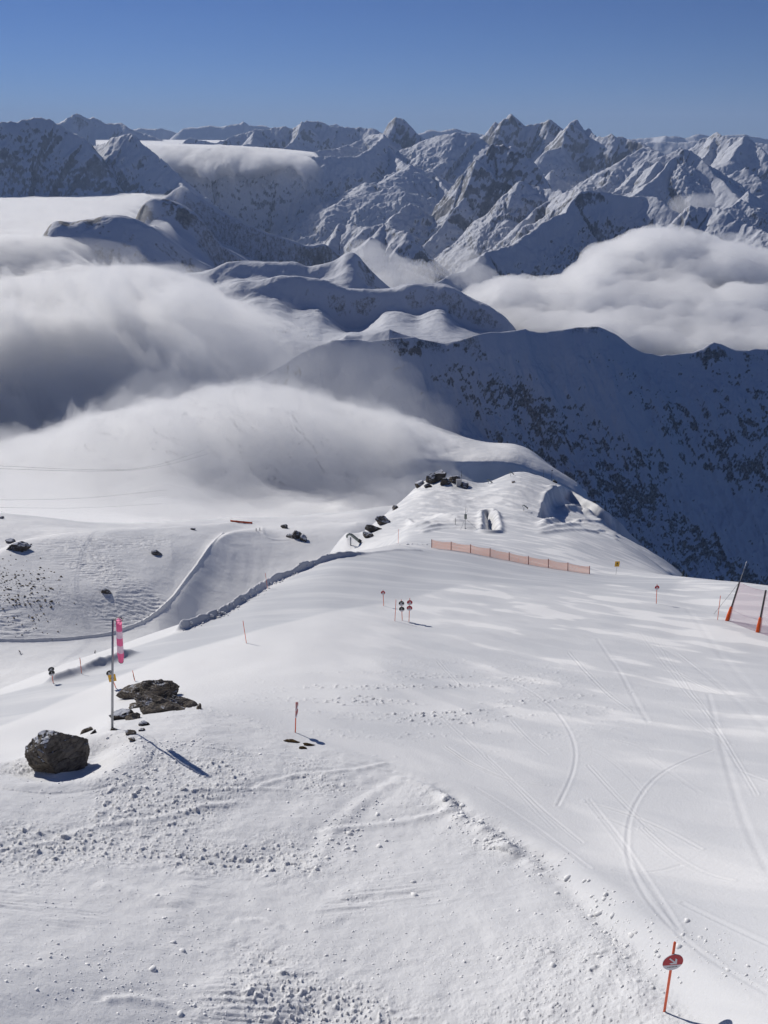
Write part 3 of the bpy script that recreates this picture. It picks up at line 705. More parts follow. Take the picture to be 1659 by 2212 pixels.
# --- rolling snow ridges in the middle distance, 2 to 5 km, lofted through their traced crests
P = Polar(-24, 13, 950, 1750, 5300, 950)
def lift(L, r, dv): return [(p[0], p[1]+dv, r)+tuple(q+(-25 if dv > 0 else 0) for q in p[3:]) for p in L]
dome = [(-300,700,2650),(300,645,2650),(450,632,2650),(520,608,2650),(553,610,2650),(600,604,2640),(640,602,2640),(680,604,2640),(720,613,2630),(755,624,2620),(800,626,2620),(850,627,2620),(880,618,2620),(920,617,2620),(960,618,2600),(985,628,2600),(1015,648,2600),(1050,664,2580),(1085,688,2560),(1112,711,2550),(1160,760,2550,-640),(1300,900,2550,-760)]
bench = [(-300,700,3000),(100,640,3000),(300,605,3000),(440,586,3000),(500,567,3010),(553,567,3010),(590,569,3010),(645,569,3010),(665,580,3005),(686,574,3005),(710,567,3010),(733,559,3020),(740,550,3020),(746,545,3020),(756,545,3020),(767,547,3020),(778,562,3010),(800,588,3000),(825,613,3000),(845,627,3000),(900,640,3000),(1000,680,3000),(1112,740,3000),(1300,900,3000,-850)]
isle = [(-300,620,3350),(40,560,3350),(95,512,3350),(104,490,3350),(112,484,3350),(122,480,3350),(133,478,3350),(143,483,3350),(160,482,3350),(190,476,3350),(202,478,3350),(215,471,3350),(240,467,3350),(270,468,3350),(300,477,3350),(340,497,3350),(390,535,3340),(430,566,3330),(480,590,3330),(560,590,3330),(700,600,3330),(845,650,3330),(1200,820,3330,-900)]
rb = [(-300,640,3900),(240,600,3900),(290,480,3900),(304,448,3900),(312,438,3900),(322,432,3900),(340,430,3900),(362,430,3900),(390,442,3890),(420,461,3880),(445,487,3870),(470,525,3860),(553,575,3850),(700,595,3850),(845,655,3850),(1200,820,3850,-1000)]
rc = [(-300,600,4600),(250,560,4600),(305,470,4600),(330,438,4600),(355,428,4600),(368,420,4600),(378,411,4600),(386,400,4600),(398,407,4590),(425,422,4580),(450,440,4560),(480,458,4540),(505,470,4520),(540,489,4500),(575,503,4480),(610,517,4460),(640,528,4440),(664,538,4430),(680,535,4430),(690,530,4430),(700,529,4430),(712,540,4430),(740,562,4430),(790,605,4430),(845,650,4430),(1200,820,4430,-1100)]
ml = [
 [(-300,800,1750,-700),(1400,800,1750,-700)],
 [(-300,780,2100),(300,770,2100),(500,745,2100),(620,735,2100),(700,741,2100),(760,728,2100),(900,735,2100),(1000,740,2100),(1120,745,2100,-520),(1400,800,2100,-760)],
 [(-300,740,2545),(300,690,2545),(500,660,2545),(553,645,2545),(600,648,2545),(630,668,2540),(660,668,2540),(690,664,2540),(720,690,2530),(745,712,2520),(780,713,2520),(818,690,2540),(830,675,2545),(856,671,2545),(880,677,2545),(905,686,2540),(925,675,2545),(946,669,2545),(962,673,2545),(990,704,2530),(1050,722,2520),(1100,730,2500),(1160,760,2500,-640),(1400,900,2500,-780)],
 dome, lift(dome, 2760, 9), lift(bench, 2905, 38), bench, lift(bench, 3110, 10), lift(isle, 3230, 56), isle, lift(isle, 3480, 8), lift(rb, 3790, 56), rb, lift(rb, 4040, 8),
 lift(rc, 4440, 72), rc, [(p[0], p[1], 5000, -900) for p in rc], [(p[0], p[1], 5300, -1200) for p in rc]]
loft(P, ml, 0.22)
X, Y = P.X, P.Y
P.Z += 9*fbm(X, Y, 260., 3, 1401)*sstep(2150, 2400, P.R) + 7*fbm(X*.5+Y*.6, Y*.8-X*.6, 120., 4, 1403, ridged=True)*sstep(2300, 2500, P.R) + 2.5*fbm(X, Y, 40., 4, 1405)
gx, gy = P.slopes(); st = np.hypot(gx, gy)
nb_ = fbm(X, Y, 55., 5, 1411, gain=.62)
def crest_w(L, u0, u1, w):
    q = np.array([[*at(*p[:3])][:2] for p in L if len(p) < 4 and u0 <= p[0] <= u1]); D, _, _, _ = seg_field(X, Y, q); return np.exp(-(D/w)**2)
rk = np.clip(sstep(.85, 1.5, st+.9*nb_)*.6 + sstep(-.2, .3, nb_)*(crest_w(isle, 100, 230, 70)+crest_w(rb, 300, 400, 60)*.8+crest_w(rc, 660, 715, 45)+crest_w(bench, 767, 850, 25)*.6), 0, 1)
o = grid_obj('rolling_snow_ridge', X, Y, P.Z, M_mid, {'rock': rk})
tag(o, 'smooth blue snow ridges and domes in the middle distance', 'snow ridge', kind='structure')
P_mid = P

# --- big shaded ridge across the valley, 1.1 to 2 km
P = Polar(-14, 29.5, 1150, 900, 2100, 800)
H, DD, RK = peaks(P, [
 dict(p=[(250,900,1680),(420,870,1640),(560,820,1617),(620,785,1612),(650,765,1612),(690,748,1613),(720,737,1615),(760,733,1617),(800,737,1620),(850,730,1625),(886,728,1629),(930,738,1635),(953,742,1639),(980,735,1643),(1010,727,1649),(1040,719,1654),(1060,717,1658),(1090,716,1665),(1125,713,1673),(1135,712,1675),(1145,717,1678),(1180,719,1687),(1215,713,1696),(1242,709,1704),(1273,705,1713),(1290,706,1718),(1310,712,1725),(1335,723,1733),(1352,735,1739),(1370,748,1746),(1400,762,1757),(1430,769,1769),(1470,765,1784),(1495,763,1794),(1515,757,1802),(1530,748,1808),(1543,743,1814),(1562,746,1822),(1580,755,1831),(1610,758,1844),(1625,753,1851),(1659,753,1867),(1760,745,1917)], s=.98, g=10, c=8, lam=150, j=3),
 dict(p=[(740,728,1680),(780,726,1680),(843,712,1680),(886,727,1680)], s=.6, g=10, c=12, j=2),
 dict(p=[(1273,705,1740),(1300,790,1560),(1345,870,1430),(1400,950,1330)], s=.88, g=30, c=14, lam=120),
 dict(p=[(1150,718,1670),(1190,790,1540),(1240,870,1420),(1300,950,1320)], s=.86, g=24, c=14, lam=120),
 dict(p=[(1430,769,1750),(1460,880,1530),(1500,980,1400)], s=.9, g=34, c=12, lam=110),
 dict(p=[(1659,753,1800),(1640,880,1550),(1659,1000,1380)], s=.95, g=40, c=10, lam=110, rk=.05),
 dict(p=[(980,735,1590),(1040,830,1420),(1100,900,1320)], s=.8, g=16, c=20, lam=140),
], base=-1100., warp=22, wl=140, seed=900, L0d=45., jag2=3.)
q_ = P.X+.42*P.Y
H = H + 17*fbm(q_, P.Y*.16, 120.0, 5, 1955, ridged=True, gain=.55)*sstep(0, 110, DD)*(.35+.65*sstep(-100, 350, P.X)) + 4.5*fbm(P.X, P.Y, 26.0, 4, 960, ridged=True, gain=.6)*sstep(0, 60, DD)*sstep(-150, 300, P.X)
P.Z = H
gx, gy = P.slopes()
st = np.hypot(gx, gy)
uu = 829.5+FP*np.tan(P.A)*1.0
band = 1.25*fbm(P.X*.6+P.Z*.8, P.Y*.6-P.Z*.5, 170., 4, 971, gain=.6)
right = sstep(-20, 500, P.X)
rk = np.clip(sstep(.05, .55, band + .9*(st-.95) + .30*right - .42 + .7*fbm(P.X, P.Y, 16., 4, 975, gain=.65))*.8, 0, 1)
crest_rock = np.exp(-(DD/26.)**2)*sstep(-.05, .35, fbm(P.X, P.Y, 120., 3, 981))*sstep(-120, 60, P.X)*.75
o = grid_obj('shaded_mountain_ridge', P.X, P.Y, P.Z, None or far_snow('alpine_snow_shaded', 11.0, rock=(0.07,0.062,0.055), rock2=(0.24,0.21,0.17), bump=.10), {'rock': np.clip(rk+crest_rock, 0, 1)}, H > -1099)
tag(o, 'big dark blue shaded mountainside with rock bands, right of the fog', 'mountain ridge', kind='structure')

kf_ = N('wooded_valley_floor'); kf_.bsdf(kf_.mix(kf_.noise(kf_.pos(), .004, 5.0, .6), (0.03,0.04,0.035), (0.16,0.17,0.18)), .9, spec=.1); plain_floor = kf_.m
# valley floor far below, reaching out to the horizon
P = Polar(-40, 40, 60, 150, 60000, 60)
o = grid_obj('valley_floor', P.X, P.Y, np.full(P.X.shape, -1250.0)+40*fbm(P.X, P.Y, 900., 3, 990), plain_floor, {'rock': np.zeros(P.X.shape)})
tag(o, 'dark wooded valley floor far below the peaks', 'valley floor', kind='structure')
# ================================================================ FOG AND CLOUDS
def perlin3(x, y, z, seed=0):
    x = x+seed*7.7; y = y-seed*3.3; z = z+seed*11.9
    xi, yi, zi = [np.floor(t).astype(np.int64) for t in (x, y, z)]
    xf, yf, zf = x-xi, y-yi, z-zi
    u, v, w = [t*t*t*(t*(t*6-15)+10) for t in (xf, yf, zf)]
    def g(i, j, k):
        h = _perm[(_perm[(_perm[(xi+i) & 4095]+(yi+j)) & 4095]+(zi+k)) & 4095]
        t = (h % 97)/97.0*2-1; q = np.sqrt(1-t*t)
        return _gx[h]*q*(xf-i)+_gy[h]*q*(yf-j)+t*(zf-k)
    def L(a, b, t): return a+(b-a)*t
    return 1.5*L(L(L(g(0,0,0), g(1,0,0), u), L(g(0,1,0), g(1,1,0), u), v), L(L(g(0,0,1), g(1,0,1), u), L(g(0,1,1), g(1,1,1), u), v), w)
def fbm3(x, y, z, lam, octv=4, seed=0, gain=.5):
    s = 0; a = 1; f = 1/lam; t = 0
    for o in range(octv):
        s = s+a*perlin3(x*f, y*f, z*f, seed+o); t += a; a *= gain; f *= 2.05
    return s/t

def vol_mat(name, density, color=(1, 1, 1), aniso=0.25):
    k = N(name)
    v = k.n('ShaderNodeVolumePrincipled')
    v.inputs['Color'].default_value = (*color, 1); v.inputs['Density'].default_value = density
    v.inputs['Anisotropy'].default_value = aniso
    v.inputs['Density Attribute'].default_value = ''
    k.t.links.new(v.outputs[0], k.out.inputs['Volume'])
    k.m.cycles.homogeneous_volume = True
    return k.m
def core_mat(name, col=(0.9, 0.91, 0.93)):
    k = N(name); k.bsdf(col, 1.0, spec=0.0); return k.m
M_fogcore = core_mat('cloud_dense')
M_fog = vol_mat('fog', 0.020)
M_fog_thin = vol_mat('fog_thin', 0.014)
M_mist = vol_mat('mist', 0.0022)

def slab(name, P, top, bot, mat, eps=0.5, parent=None):
    """closed body between two height sheets; where they meet the body ends"""
    th = np.maximum(top-bot, 0)
    th[0] = th[-1] = 0; th[:, 0] = th[:, -1] = 0
    keepv = th > eps
    bot = np.minimum(bot, top); T = bot+th
    na, nr = P.X.shape
    cell = keepv[:-1,:-1]|keepv[1:,:-1]|keepv[1:,1:]|keepv[:-1,1:]
    cv = np.zeros(P.X.shape, bool)
    cv[:-1,:-1] |= cell; cv[1:,:-1] |= cell; cv[1:,1:] |= cell; cv[:-1,1:] |= cell
    rim = cv & ~keepv                        # rim vertices shared by top and bottom
    idt = np.full(P.X.shape, -1); idt[cv] = np.arange(cv.sum())
    nb = cv & ~rim
    idb = idt.copy(); idb[nb] = cv.sum()+np.arange(nb.sum())
    co = np.concatenate([np.stack([P.X[cv], P.Y[cv], np.where(rim[cv], bot[cv], T[cv])], -1), np.stack([P.X[nb], P.Y[nb], bot[nb]], -1)])
    def quads(i, flip):
        q = np.stack([i[:-1,:-1], i[:-1,1:], i[1:,1:], i[1:,:-1]], -1)[cell]
        return q[:, ::-1] if flip else q
    ccw = (P.X[1,0]-P.X[0,0])*(P.Y[0,1]-P.Y[0,0])-(P.Y[1,0]-P.Y[0,0])*(P.X[0,1]-P.X[0,0]) < 0
    q = np.concatenate([quads(idt, not ccw), quads(idb, ccw)])
    me = bpy.data.meshes.new(name)
    me.vertices.add(len(co)); me.vertices.foreach_set('co', co.astype(np.float32).ravel())
    me.loops.add(len(q)*4); me.loops.foreach_set('vertex_index', q.astype(np.int32).ravel())
    me.polygons.add(len(q)); me.polygons.foreach_set('loop_start', np.arange(0, len(q)*4, 4, dtype=np.int32))
    me.polygons.foreach_set('use_smooth', np.ones(len(q), bool))
    me.update(calc_edges=True); me.materials.append(mat)
    return link(bpy.data.objects.new(name, me), parent)

def edge_fade(P, uvr, width):
    """signed distance (positive inside) to a traced boundary, inside on its left going along it"""
    pts = np.array([[*at(*p)][:2] for p in uvr])
    D, S, SD, _ = seg_field(P.X, P.Y, pts)
    return D*SD/width

# --- sea of fog on the left, pouring down towards the valley
P = Polar(-30, 4, 480, 1280, 9800, 620)
fl = [
 [(-300,1010,1500,-620),(900,900,1300,-600)],
 [(-300,965,1650),(0,945,1650),(200,890,1625),(400,845,1560),(600,830,1500),(760,820,1450),(900,860,1400)],
 [(-300,860,1725),(0,850,1725),(200,805,1685),(400,775,1612),(600,770,1550),(720,775,1500),(850,790,1450)],
 [(-300,745,1810),(0,735,1810),(200,705,1760),(400,690,1690),(560,705,1620),(660,735,1580),(740,765,1550),(850,800,1500)],
 [(-300,675,2150),(0,665,2150),(200,643,2150),(400,640,2080),(560,690,1900),(660,728,1760),(740,763,1650),(850,800,1560)],
 [(-300,600,2850),(0,600,2850),(200,575,2850),(330,572,2800),(450,612,2550),(560,665,2250),(660,720,1950),(760,760,1800)],
 [(-300,520,3200),(0,513,3200),(105,507,3200),(180,512,3200),(250,516,3200),(300,526,3200),(340,546,3150),(400,573,3000),(450,600,2850),(520,640,2550),(620,700,2250),(760,760,2000)],
 [(-300,500,3520,-345),(250,500,3520,-345),(340,520,3520,-375),(450,570,3300,-460),(620,700,2800,-620),(760,760,2500,-700)],
 [(-300,462,5300),(0,460,5300),(200,457,5200),(330,462,4900,-460),(400,470,4700,-560),(470,540,4300,-700),(600,640,3600,-800),(760,760,2900,-900)],
 [(-300,430,7800),(0,427,7800),(200,424,7700),(330,420,7300),(400,430,6500),(500,470,5500),(760,600,3500)],
 [(-300,420,9900,-560),(400,410,9900,-600),(760,410,9900,-700)],
]
loft(P, fl, 1.0)
X, Y = P.X, P.Y
fa = math.radians(38)                    # the fog streams down from upper left to lower right
fx = X*math.cos(fa)-Y*math.sin(fa)*1.0; fy = X*math.sin(fa)+Y*math.cos(fa)
lipw = sstep(3000, 2000, P.R)
top = P.Z + (12+18*lipw)*fbm(fx*0.28, fy, 300., 4, 1001) + lipw*16*fbm(fx*.4, fy, 150., 5, 1003, gain=.62) + 15*fbm(X, Y, 110., 6, 1005, gain=.58) + sstep(3600, 2200, P.R)*(13*fbm(fx*.26, fy, 95., 5, 1007, ridged=True, gain=.6) + 5*fbm(fx*.5, fy, 32., 3, 1008)) + 16*sstep(2600, 1900, P.R)*fbm(fx*.22, fy, 90., 4, 1009, ridged=True)
bnd = [(900,980,1190),(880,900,1380),(800,820,1560),(735,757,1700),(660,712,1980),(580,668,2300),(500,622,2650),(430,583,3000),(400,560,3150),(470,540,3900),(400,440,5200),(420,412,7000),(420,400,9800)]
e = edge_fade(P, bnd, 1.0)
wgt = sstep(0, 420, e + 70*fbm(X, Y, 160., 3, 1011)) * sstep(9700, 8600, P.R) * sstep(1300, 1460, P.R)
bot = P.Z*0 - 900.0
Tm = P.Z - (1-wgt)*330
topA = np.where(wgt > 0.001, top-(1-wgt)*260, -901)
fogsea = slab('fog_sea', P, topA, bot, M_fog)
tag(fogsea, 'thick white sea of fog spilling over the ridge and filling the left', 'fog', kind='stuff')
core = slab('dense_fog', P, topA-80-40*(1-wgt), bot+20, M_fogcore, parent=fogsea)

# torn streaks of thinner fog blown off the lip
sk = fbm(fx*.16+.15*fy, fy, 75., 5, 1021, ridged=True, gain=.6) + .5*fbm(fx*.5, fy, 26., 3, 1023)
sh = np.maximum(0, sk-.05)*95*sstep(3000, 2100, P.R)*sstep(1350, 1600, P.R)*sstep(60, 300, e)
slab('fog_streaks', P, np.where(sh > 2, top-14+sh, top-17), top-16, vol_mat('fog_streak', 0.011), parent=fogsea)
e2 = edge_fade(P, bnd, 1.0)
wv = fbm(fx*.45, fy, 170., 5, 1015, gain=.6)
w2 = sstep(-40, 160, e2 + 130*wv) * sstep(9700, 8600, P.R) * sstep(1300, 1380, P.R)
mt = top + 18*sstep(3000, 2500, P.R) - 6 + 60*wv*sstep(500, -100, e2)*sstep(3400, 2600, P.R)
slab('mist_veil', P, np.where(w2 > .001, mt-(1-w2)*200, -901), bot, M_mist, parent=fogsea)

# --- lower bank lying on the pistes
P = Polar(-30, 20, 460, 600, 1290, 300)
fb = [
 [(-300,1130,600),(0,1120,600),(200,1120,620),(270,1130,640),(400,1118,680),(600,1112,740),(830,1096,840),(1000,1050,900),(1150,1050,950),(1300,1100,980),(1700,1300,980)],
 [(-300,1092,720),(0,1088,720),(200,1066,780),(400,1032,830),(600,1044,880),(830,1050,900),(1000,1005,960),(1150,990,1010),(1300,1060,1020),(1700,1300,1020)],
 [(-300,1010,900),(0,1000,900),(200,940,960),(400,880,1000),(550,865,1020),(700,890,1020),(850,925,1040),(1000,950,1070),(1180,990,1090),(1300,1060,1090),(1700,1300,1090)],
 [(-300,985,1060),(0,965,1060),(200,895,1110),(400,838,1140),(550,822,1150),(700,850,1140),(850,895,1130),(1000,935,1140),(1180,1000,1150),(1300,1080,1150),(1700,1300,1150)],
 [(-300,985,1290,-560),(0,965,1290,-560),(550,822,1290,-470),(1000,935,1290,-520),(1700,1300,1290,-800)],
]
loft(P, fb, 1.0)
X, Y = P.X, P.Y
fx = X*math.cos(fa)-Y*math.sin(fa); fy = X*math.sin(fa)+Y*math.cos(fa)
topB = P.Z + 14*fbm(fx*.5, fy, 130., 4, 1101)*sstep(640, 900, P.R) + 12*fbm(X, Y, 55., 5, 1105, gain=.62) + 9*fbm(X, Y, 24., 4, 1107, gain=.6)*sstep(800, 1050, P.R)*sstep(620, 800, P.R)
topB = topB - 75*sstep(.04, .23, P.A)
bank_o = slab('fog_bank', P, topB, np.full(P.X.shape, -760.), M_fog_thin)
tag(bank_o, 'bright lower bank of fog lying over the pistes in front of the shaded gap', 'fog', kind='stuff')
slab('dense_fog', P, topB-70-60*sstep(950, 700, P.R)-40*sstep(.0, .2, P.A), np.full(P.X.shape, -750.), M_fogcore, parent=bank_o)

sk = fbm(fx*.5, fy, 48., 5, 1121, gain=.65)
shb = np.maximum(0, sk-.05)*75*sstep(820, 1050, P.R)*sstep(.12, -.05, P.A)
slab('fog_streaks', P, np.where(shb > 1.5, topB-8+shb, topB-11), topB-10, vol_mat('fog_streak_near', 0.014), parent=bank_o)
wv = fbm(fx*.7, fy, 85., 5, 1115, gain=.6)
slab('mist_veil', P, P.Z + 8 + 62*wv*sstep(700, 950, P.R) - 75*sstep(-.02, .16, P.A), np.full(P.X.shape, -740.), vol_mat('mist_near', 0.004), parent=bank_o)

def blob_cloud(name, blobs, voxel, amp, lam, mat, label=None, parent=None, seed=0, shrink=0.0, kind='stuff'):
    bm = bmesh.new()
    for (u, v, r, a, b, c) in blobs:
        m = Matrix.Translation(at(u, v, r)) @ Matrix.Diagonal((max(a-shrink, 5), max(b-shrink, 5), max(c-shrink, 5), 1))
        bmesh.ops.create_icosphere(bm, subdivisions=3, radius=1.0, matrix=m)
    me = bpy.data.meshes.new(name); bm.to_mesh(me); bm.free()
    o = bpy.data.objects.new(name, me); scene.collection.objects.link(o)
    md = o.modifiers.new('r', 'REMESH'); md.mode = 'VOXEL'; md.voxel_size = voxel
    dg = bpy.context.evaluated_depsgraph_get()
    me2 = bpy.data.meshes.new_from_object(o.evaluated_get(dg)); o.modifiers.clear(); o.data = me2
    n = len(me2.vertices)
    co = np.zeros(n*3, np.float32); me2.vertices.foreach_get('co', co); co = co.reshape(-1, 3).astype(float)
    no = np.zeros(n*3, np.float32); me2.vertices.foreach_get('normal', no); no = no.reshape(-1, 3)
    # soften the junctions, then billow
    ed = np.zeros(len(me2.edges)*2, np.int32); me2.edges.foreach_get('vertices', ed); ed = ed.reshape(-1, 2)
    deg = np.bincount(ed.ravel(), minlength=n)[:, None]
    for _ in range(6):
        s = np.zeros_like(co)
        for c_ in range(3):
            s[:, c_] = np.bincount(ed[:,0], co[ed[:,1], c_], n)+np.bincount(ed[:,1], co[ed[:,0], c_], n)
        co = co*.5+.5*s/np.maximum(deg, 1)
    w = np.stack([fbm3(co[:,0], co[:,1], co[:,2], lam*1.3, 3, seed+20+i) for i in range(3)], -1)
    d = fbm3(co[:,0]+w[:,0]*lam*.4, co[:,1]+w[:,1]*lam*.4, co[:,2]+w[:,2]*lam*.4, lam, 5, seed, .55)
    co = co + no*(amp*(0.75-2.0*np.abs(d)))[:, None] + w*amp*.8
    me2.vertices.foreach_set('co', co.astype(np.float32).ravel()); me2.update()
    me2.materials.clear(); me2.materials.append(mat)
    me2.polygons.foreach_set('use_smooth', [True]*len(me2.polygons))
    if parent is not None: o.parent = parent
    if label: tag(o, label, 'cloud', kind=kind)
    return o
# --- cumulus welling up behind the shaded ridge
cum = [(1060,665,3000,120,160,60),(1120,655,3000,130,180,70),(1190,650,3000,120,180,60),(1255,668,2900,120,180,60),(1300,620,3100,130,200,80),(1330,580,3200,120,200,70),
       (1390,560,3300,130,220,80),(1440,545,3300,130,220,70),(1490,565,3300,140,220,80),(1450,610,3200,220,250,100),(1560,590,3200,150,220,90),(1630,610,3200,150,220,90),
       (1700,640,3100,180,220,90),(1350,660,2950,200,220,80),(1480,680,2900,220,220,90),(1600,690,2850,220,220,90),(1240,710,2800,250,220,60),(1400,730,2700,300,220,70),(1560,740,2700,300,220,70),(1680,740,2700,200,220,80),(1120,700,2850,160,200,50)]
c1 = blob_cloud('cumulus_cloud', cum, 16., 34., 150., vol_mat('cloud_soft', 0.013), 'billowing white cloud welling up behind the shaded ridge, right edge', seed=5)
blob_cloud('dense_cloud', cum, 18., 30., 150., M_fogcore, parent=c1, seed=5, shrink=48.)
blob_cloud('mist_cloud', [(760,850,1380,100,60,40),(820,880,1330,90,60,36),(690,810,1420,90,60,30),(880,920,1280,70,60,26),(780,800,1400,50,50,20)], 9., 40., 110., vol_mat('mist_a', 0.0020), 'grey wisps of mist drifting over the foot of the shaded mountainside', seed=40)
# fog pouring through the gap between the far peaks
M_fogfar = vol_mat('fog_far', 0.012)
P = Polar(-17, -1, 420, 8300, 14500, 260)
ff = [
 [(150,440,8350,-900),(829,440,8350,-900)],
 [(150,330,8800,-520),(330,345,8800),(420,372,8850),(520,350,8850),(600,362,8850),(690,368,8850),(760,372,8850),(829,380,8850,-700)],
 [(150,318,9250,-200),(330,322,9250),(420,330,9250),(520,326,9250),(600,331,9250),(690,337,9250),(760,350,9250),(829,362,9250)],
 [(150,306,9800),(320,312,9800),(480,315,9800),(600,322,9800),(700,331,9800),(760,345,9800),(829,362,9800)],
 [(150,304,12000),(320,309,12000),(480,314,12000),(600,320,12000),(700,330,12000),(829,350,12000)],
 [(150,300,14500),(829,305,14500)]]
loft(P, ff, .8)
tp = P.Z + 50*fbm(P.X, P.Y*.35, 330., 5, 1301, gain=.65)*sstep(10500, 9300, P.R) - 120*np.maximum(0, fbm(P.X, P.Y*.2, 420., 3, 1305))*sstep(9300, 8900, P.R) - 900*sstep(-.085, -.02, P.A + .03*fbm(P.X, P.Y, 500., 4, 1311))
thf = 240*sstep(8700, 9500, P.R + 520*fbm(P.X, P.Y*.3, 300., 5, 1309, gain=.65))
fo = slab('fog_fall', P, tp, tp-thf, M_fogfar)
tag(fo, 'far band of fog spilling like a waterfall between the high peaks', 'fog', kind='stuff')
blob_cloud('cloud_wisp', [(800,560,3500,90,90,45),(835,590,3450,120,100,50),(880,605,3400,120,100,45),(850,625,3300,160,120,40),(790,545,3550,50,50,25)], 14., 42., 110., vol_mat('wisp_a', 0.0055), 'small cloud wisps rising from the dark valley centre', seed=50)
blob_cloud('cloud_wisp', [(970,573,3700,70,80,28),(1005,560,3750,80,80,30),(1030,600,3500,80,80,25)], 12., 36., 90., vol_mat('wisp_b', 0.0045), 'thin cloud wisp against the crags above the long ridge', seed=53)
blob_cloud('cloud_wisp', [(1490,442,6000,130,120,45),(1520,436,6000,90,100,35)], 16., 44., 140., vol_mat('wisp_c', 0.0035), 'faint wisp in the notch behind the right-hand summit', seed=56)
blob_cloud('cloud_wisp', [(1580,530,3000,60,70,28),(1590,545,2950,50,70,25),(1300,550,3300,60,80,22)], 11., 34., 90., vol_mat('wisp_d', 0.004), 'torn wisps above the big white cloud', seed=59)
# fog streams over the saddles of the rolling ridges
def stream(pts, w, h, seed, label):
    A_ = np.array([[*P_mid.hit(u, v, 3500)] for u, v in pts]); Q = Polar(-18, -6, 500, 3500, 5000, 400)
    D, S, SD, V_ = seg_field(Q.X, Q.Y, A_)
    L = np.hypot(*np.diff(A_[:, :2], axis=0).T).sum()
    pr = sstep(w, w*.2, D*(1+.5*fbm(S, D, 300., 3, seed)))*sstep(0, .12*L, S)*sstep(L, .55*L, S)
    tz = P_mid.sample(Q.X, Q.Y)
    o = slab('fog_stream', Q, np.where(pr > .01, tz + h*pr*(1+.7*fbm(Q.X, Q.Y, 60., 4, seed+1)), tz-200), tz-25, M_mist2)
    tag(o, label, 'fog', kind='stuff')
M_mist2 = vol_mat('stream_mist', 0.016)
stream([(380,413),(403,432),(430,456),(460,482),(492,506)], 45, 22, 71, 'bright fog streaming down behind the left rolling ridge')
stream([(303,462),(335,482),(370,506),(408,534),(436,562)], 55, 22, 75, 'fog pouring through the saddle between the two left ridges')
# haze: one even body of clear mountain air round everything
hz = N('haze_air'); hv = hz.n('ShaderNodeVolumePrincipled')
hv.inputs['Color'].default_value = (0.55, 0.72, 1.0, 1); hv.inputs['Density'].default_value = 2.1e-5; hv.inputs['Anisotropy'].default_value = 0.0
hz.t.links.new(hv.outputs[0], hz.out.inputs['Volume']); hz.m.cycles.homogeneous_volume = True
B = 70000.0; z0, z1 = -1400.0, 1600.0
haze = mesh_obj('haze', [(-B,-B,z0),(B,-B,z0),(B,B,z0),(-B,B,z0),(-B,-B,z1),(B,-B,z1),(B,B,z1),(-B,B,z1)],
  [(0,3,2,1),(4,5,6,7),(0,1,5,4),(1,2,6,5),(2,3,7,6),(3,0,4,7)], hz.m)
tag(haze, 'thin blue mountain haze filling the air', 'haze', kind='stuff')
# ================================================================ THINGS
def plain(name, col, rough=0.5, metallic=0.0, spec=0.4, nz=0.0, sc=20.0, trans=0.0):
    k = N(name)
    c = col
    if nz:
        n = k.noise(k.n('ShaderNodeTexCoord').outputs['Object'], sc, 4.0, 0.6)
        c = k.mix(k.ramp(n, .3, .7), tuple(x*(1-nz) for x in col), tuple(min(1, x*(1+nz)) for x in col))
    b = k.bsdf(c, rough, None, metallic, spec)
    if trans: b.inputs['Transmission Weight'].default_value = 0; b.inputs['Subsurface Weight'].default_value = 0
    return k.m
M_orange = plain('orange_pole_plastic', (0.82, 0.13, 0.045), .45, nz=.12, sc=6)
M_red = plain('red_sign_film', (0.42, 0.018, 0.030), .45, nz=.08)
M_black = plain('black_sign_film', (0.022, 0.024, 0.022), .5)
M_white = plain('white_sign_film', (0.62, 0.62, 0.66), .5, nz=.06)
M_plate = plain('grey_sign_back', (0.42, 0.42, 0.45), .5)
M_yellow = plain('yellow_sign_film', (0.72, 0.40, 0.03), .5, nz=.08)
M_steel = plain('galvanised_steel', (0.36, 0.37, 0.39), .45, .6, nz=.15, sc=3)
M_dark = plain('dark_metal', (0.05, 0.05, 0.05), .6, .2, nz=.3, sc=5)
M_greysteel = plain('grey_green_paint', (0.20, 0.225, 0.21), .5, .2, nz=.2, sc=2)
M_postred = plain('dark_red_post', (0.30, 0.045, 0.03), .6, nz=.2)
M_brown = plain('brown_wood', (0.22, 0.12, 0.05), .8, nz=.3)
M_boxw = plain('pale_cabinet_paint', (0.5, 0.51, 0.5), .6, nz=.1)
M_pad = plain('orange_foam_pad', (0.78, 0.11, 0.02), .8, nz=.35, sc=8)
def cloth(name, col, emitthru=.35):
    k = N(name)
    n = k.noise(k.n('ShaderNodeTexCoord').outputs['Object'], 30.0, 3.0, 0.6)
    d = k.n('ShaderNodeBsdfDiffuse'); k.set(d.inputs[0], k.mix(n, tuple(x*.85 for x in col), col))
    t = k.n('ShaderNodeBsdfTranslucent'); k.set(t.inputs[0], col)
    m = k.n('ShaderNodeMixShader'); m.inputs[0].default_value = emitthru
    k.t.links.new(d.outputs[0], m.inputs[1]); k.t.links.new(t.outputs[0], m.inputs[2]); k.t.links.new(m.outputs[0], k.out.inputs[0])
    return k.m
M_pink = cloth('pink_windsock_cloth', (1.0, 0.34, 0.54), .68)
M_sockw = cloth('white_windsock_cloth', (0.95, 0.92, 0.95), .6)
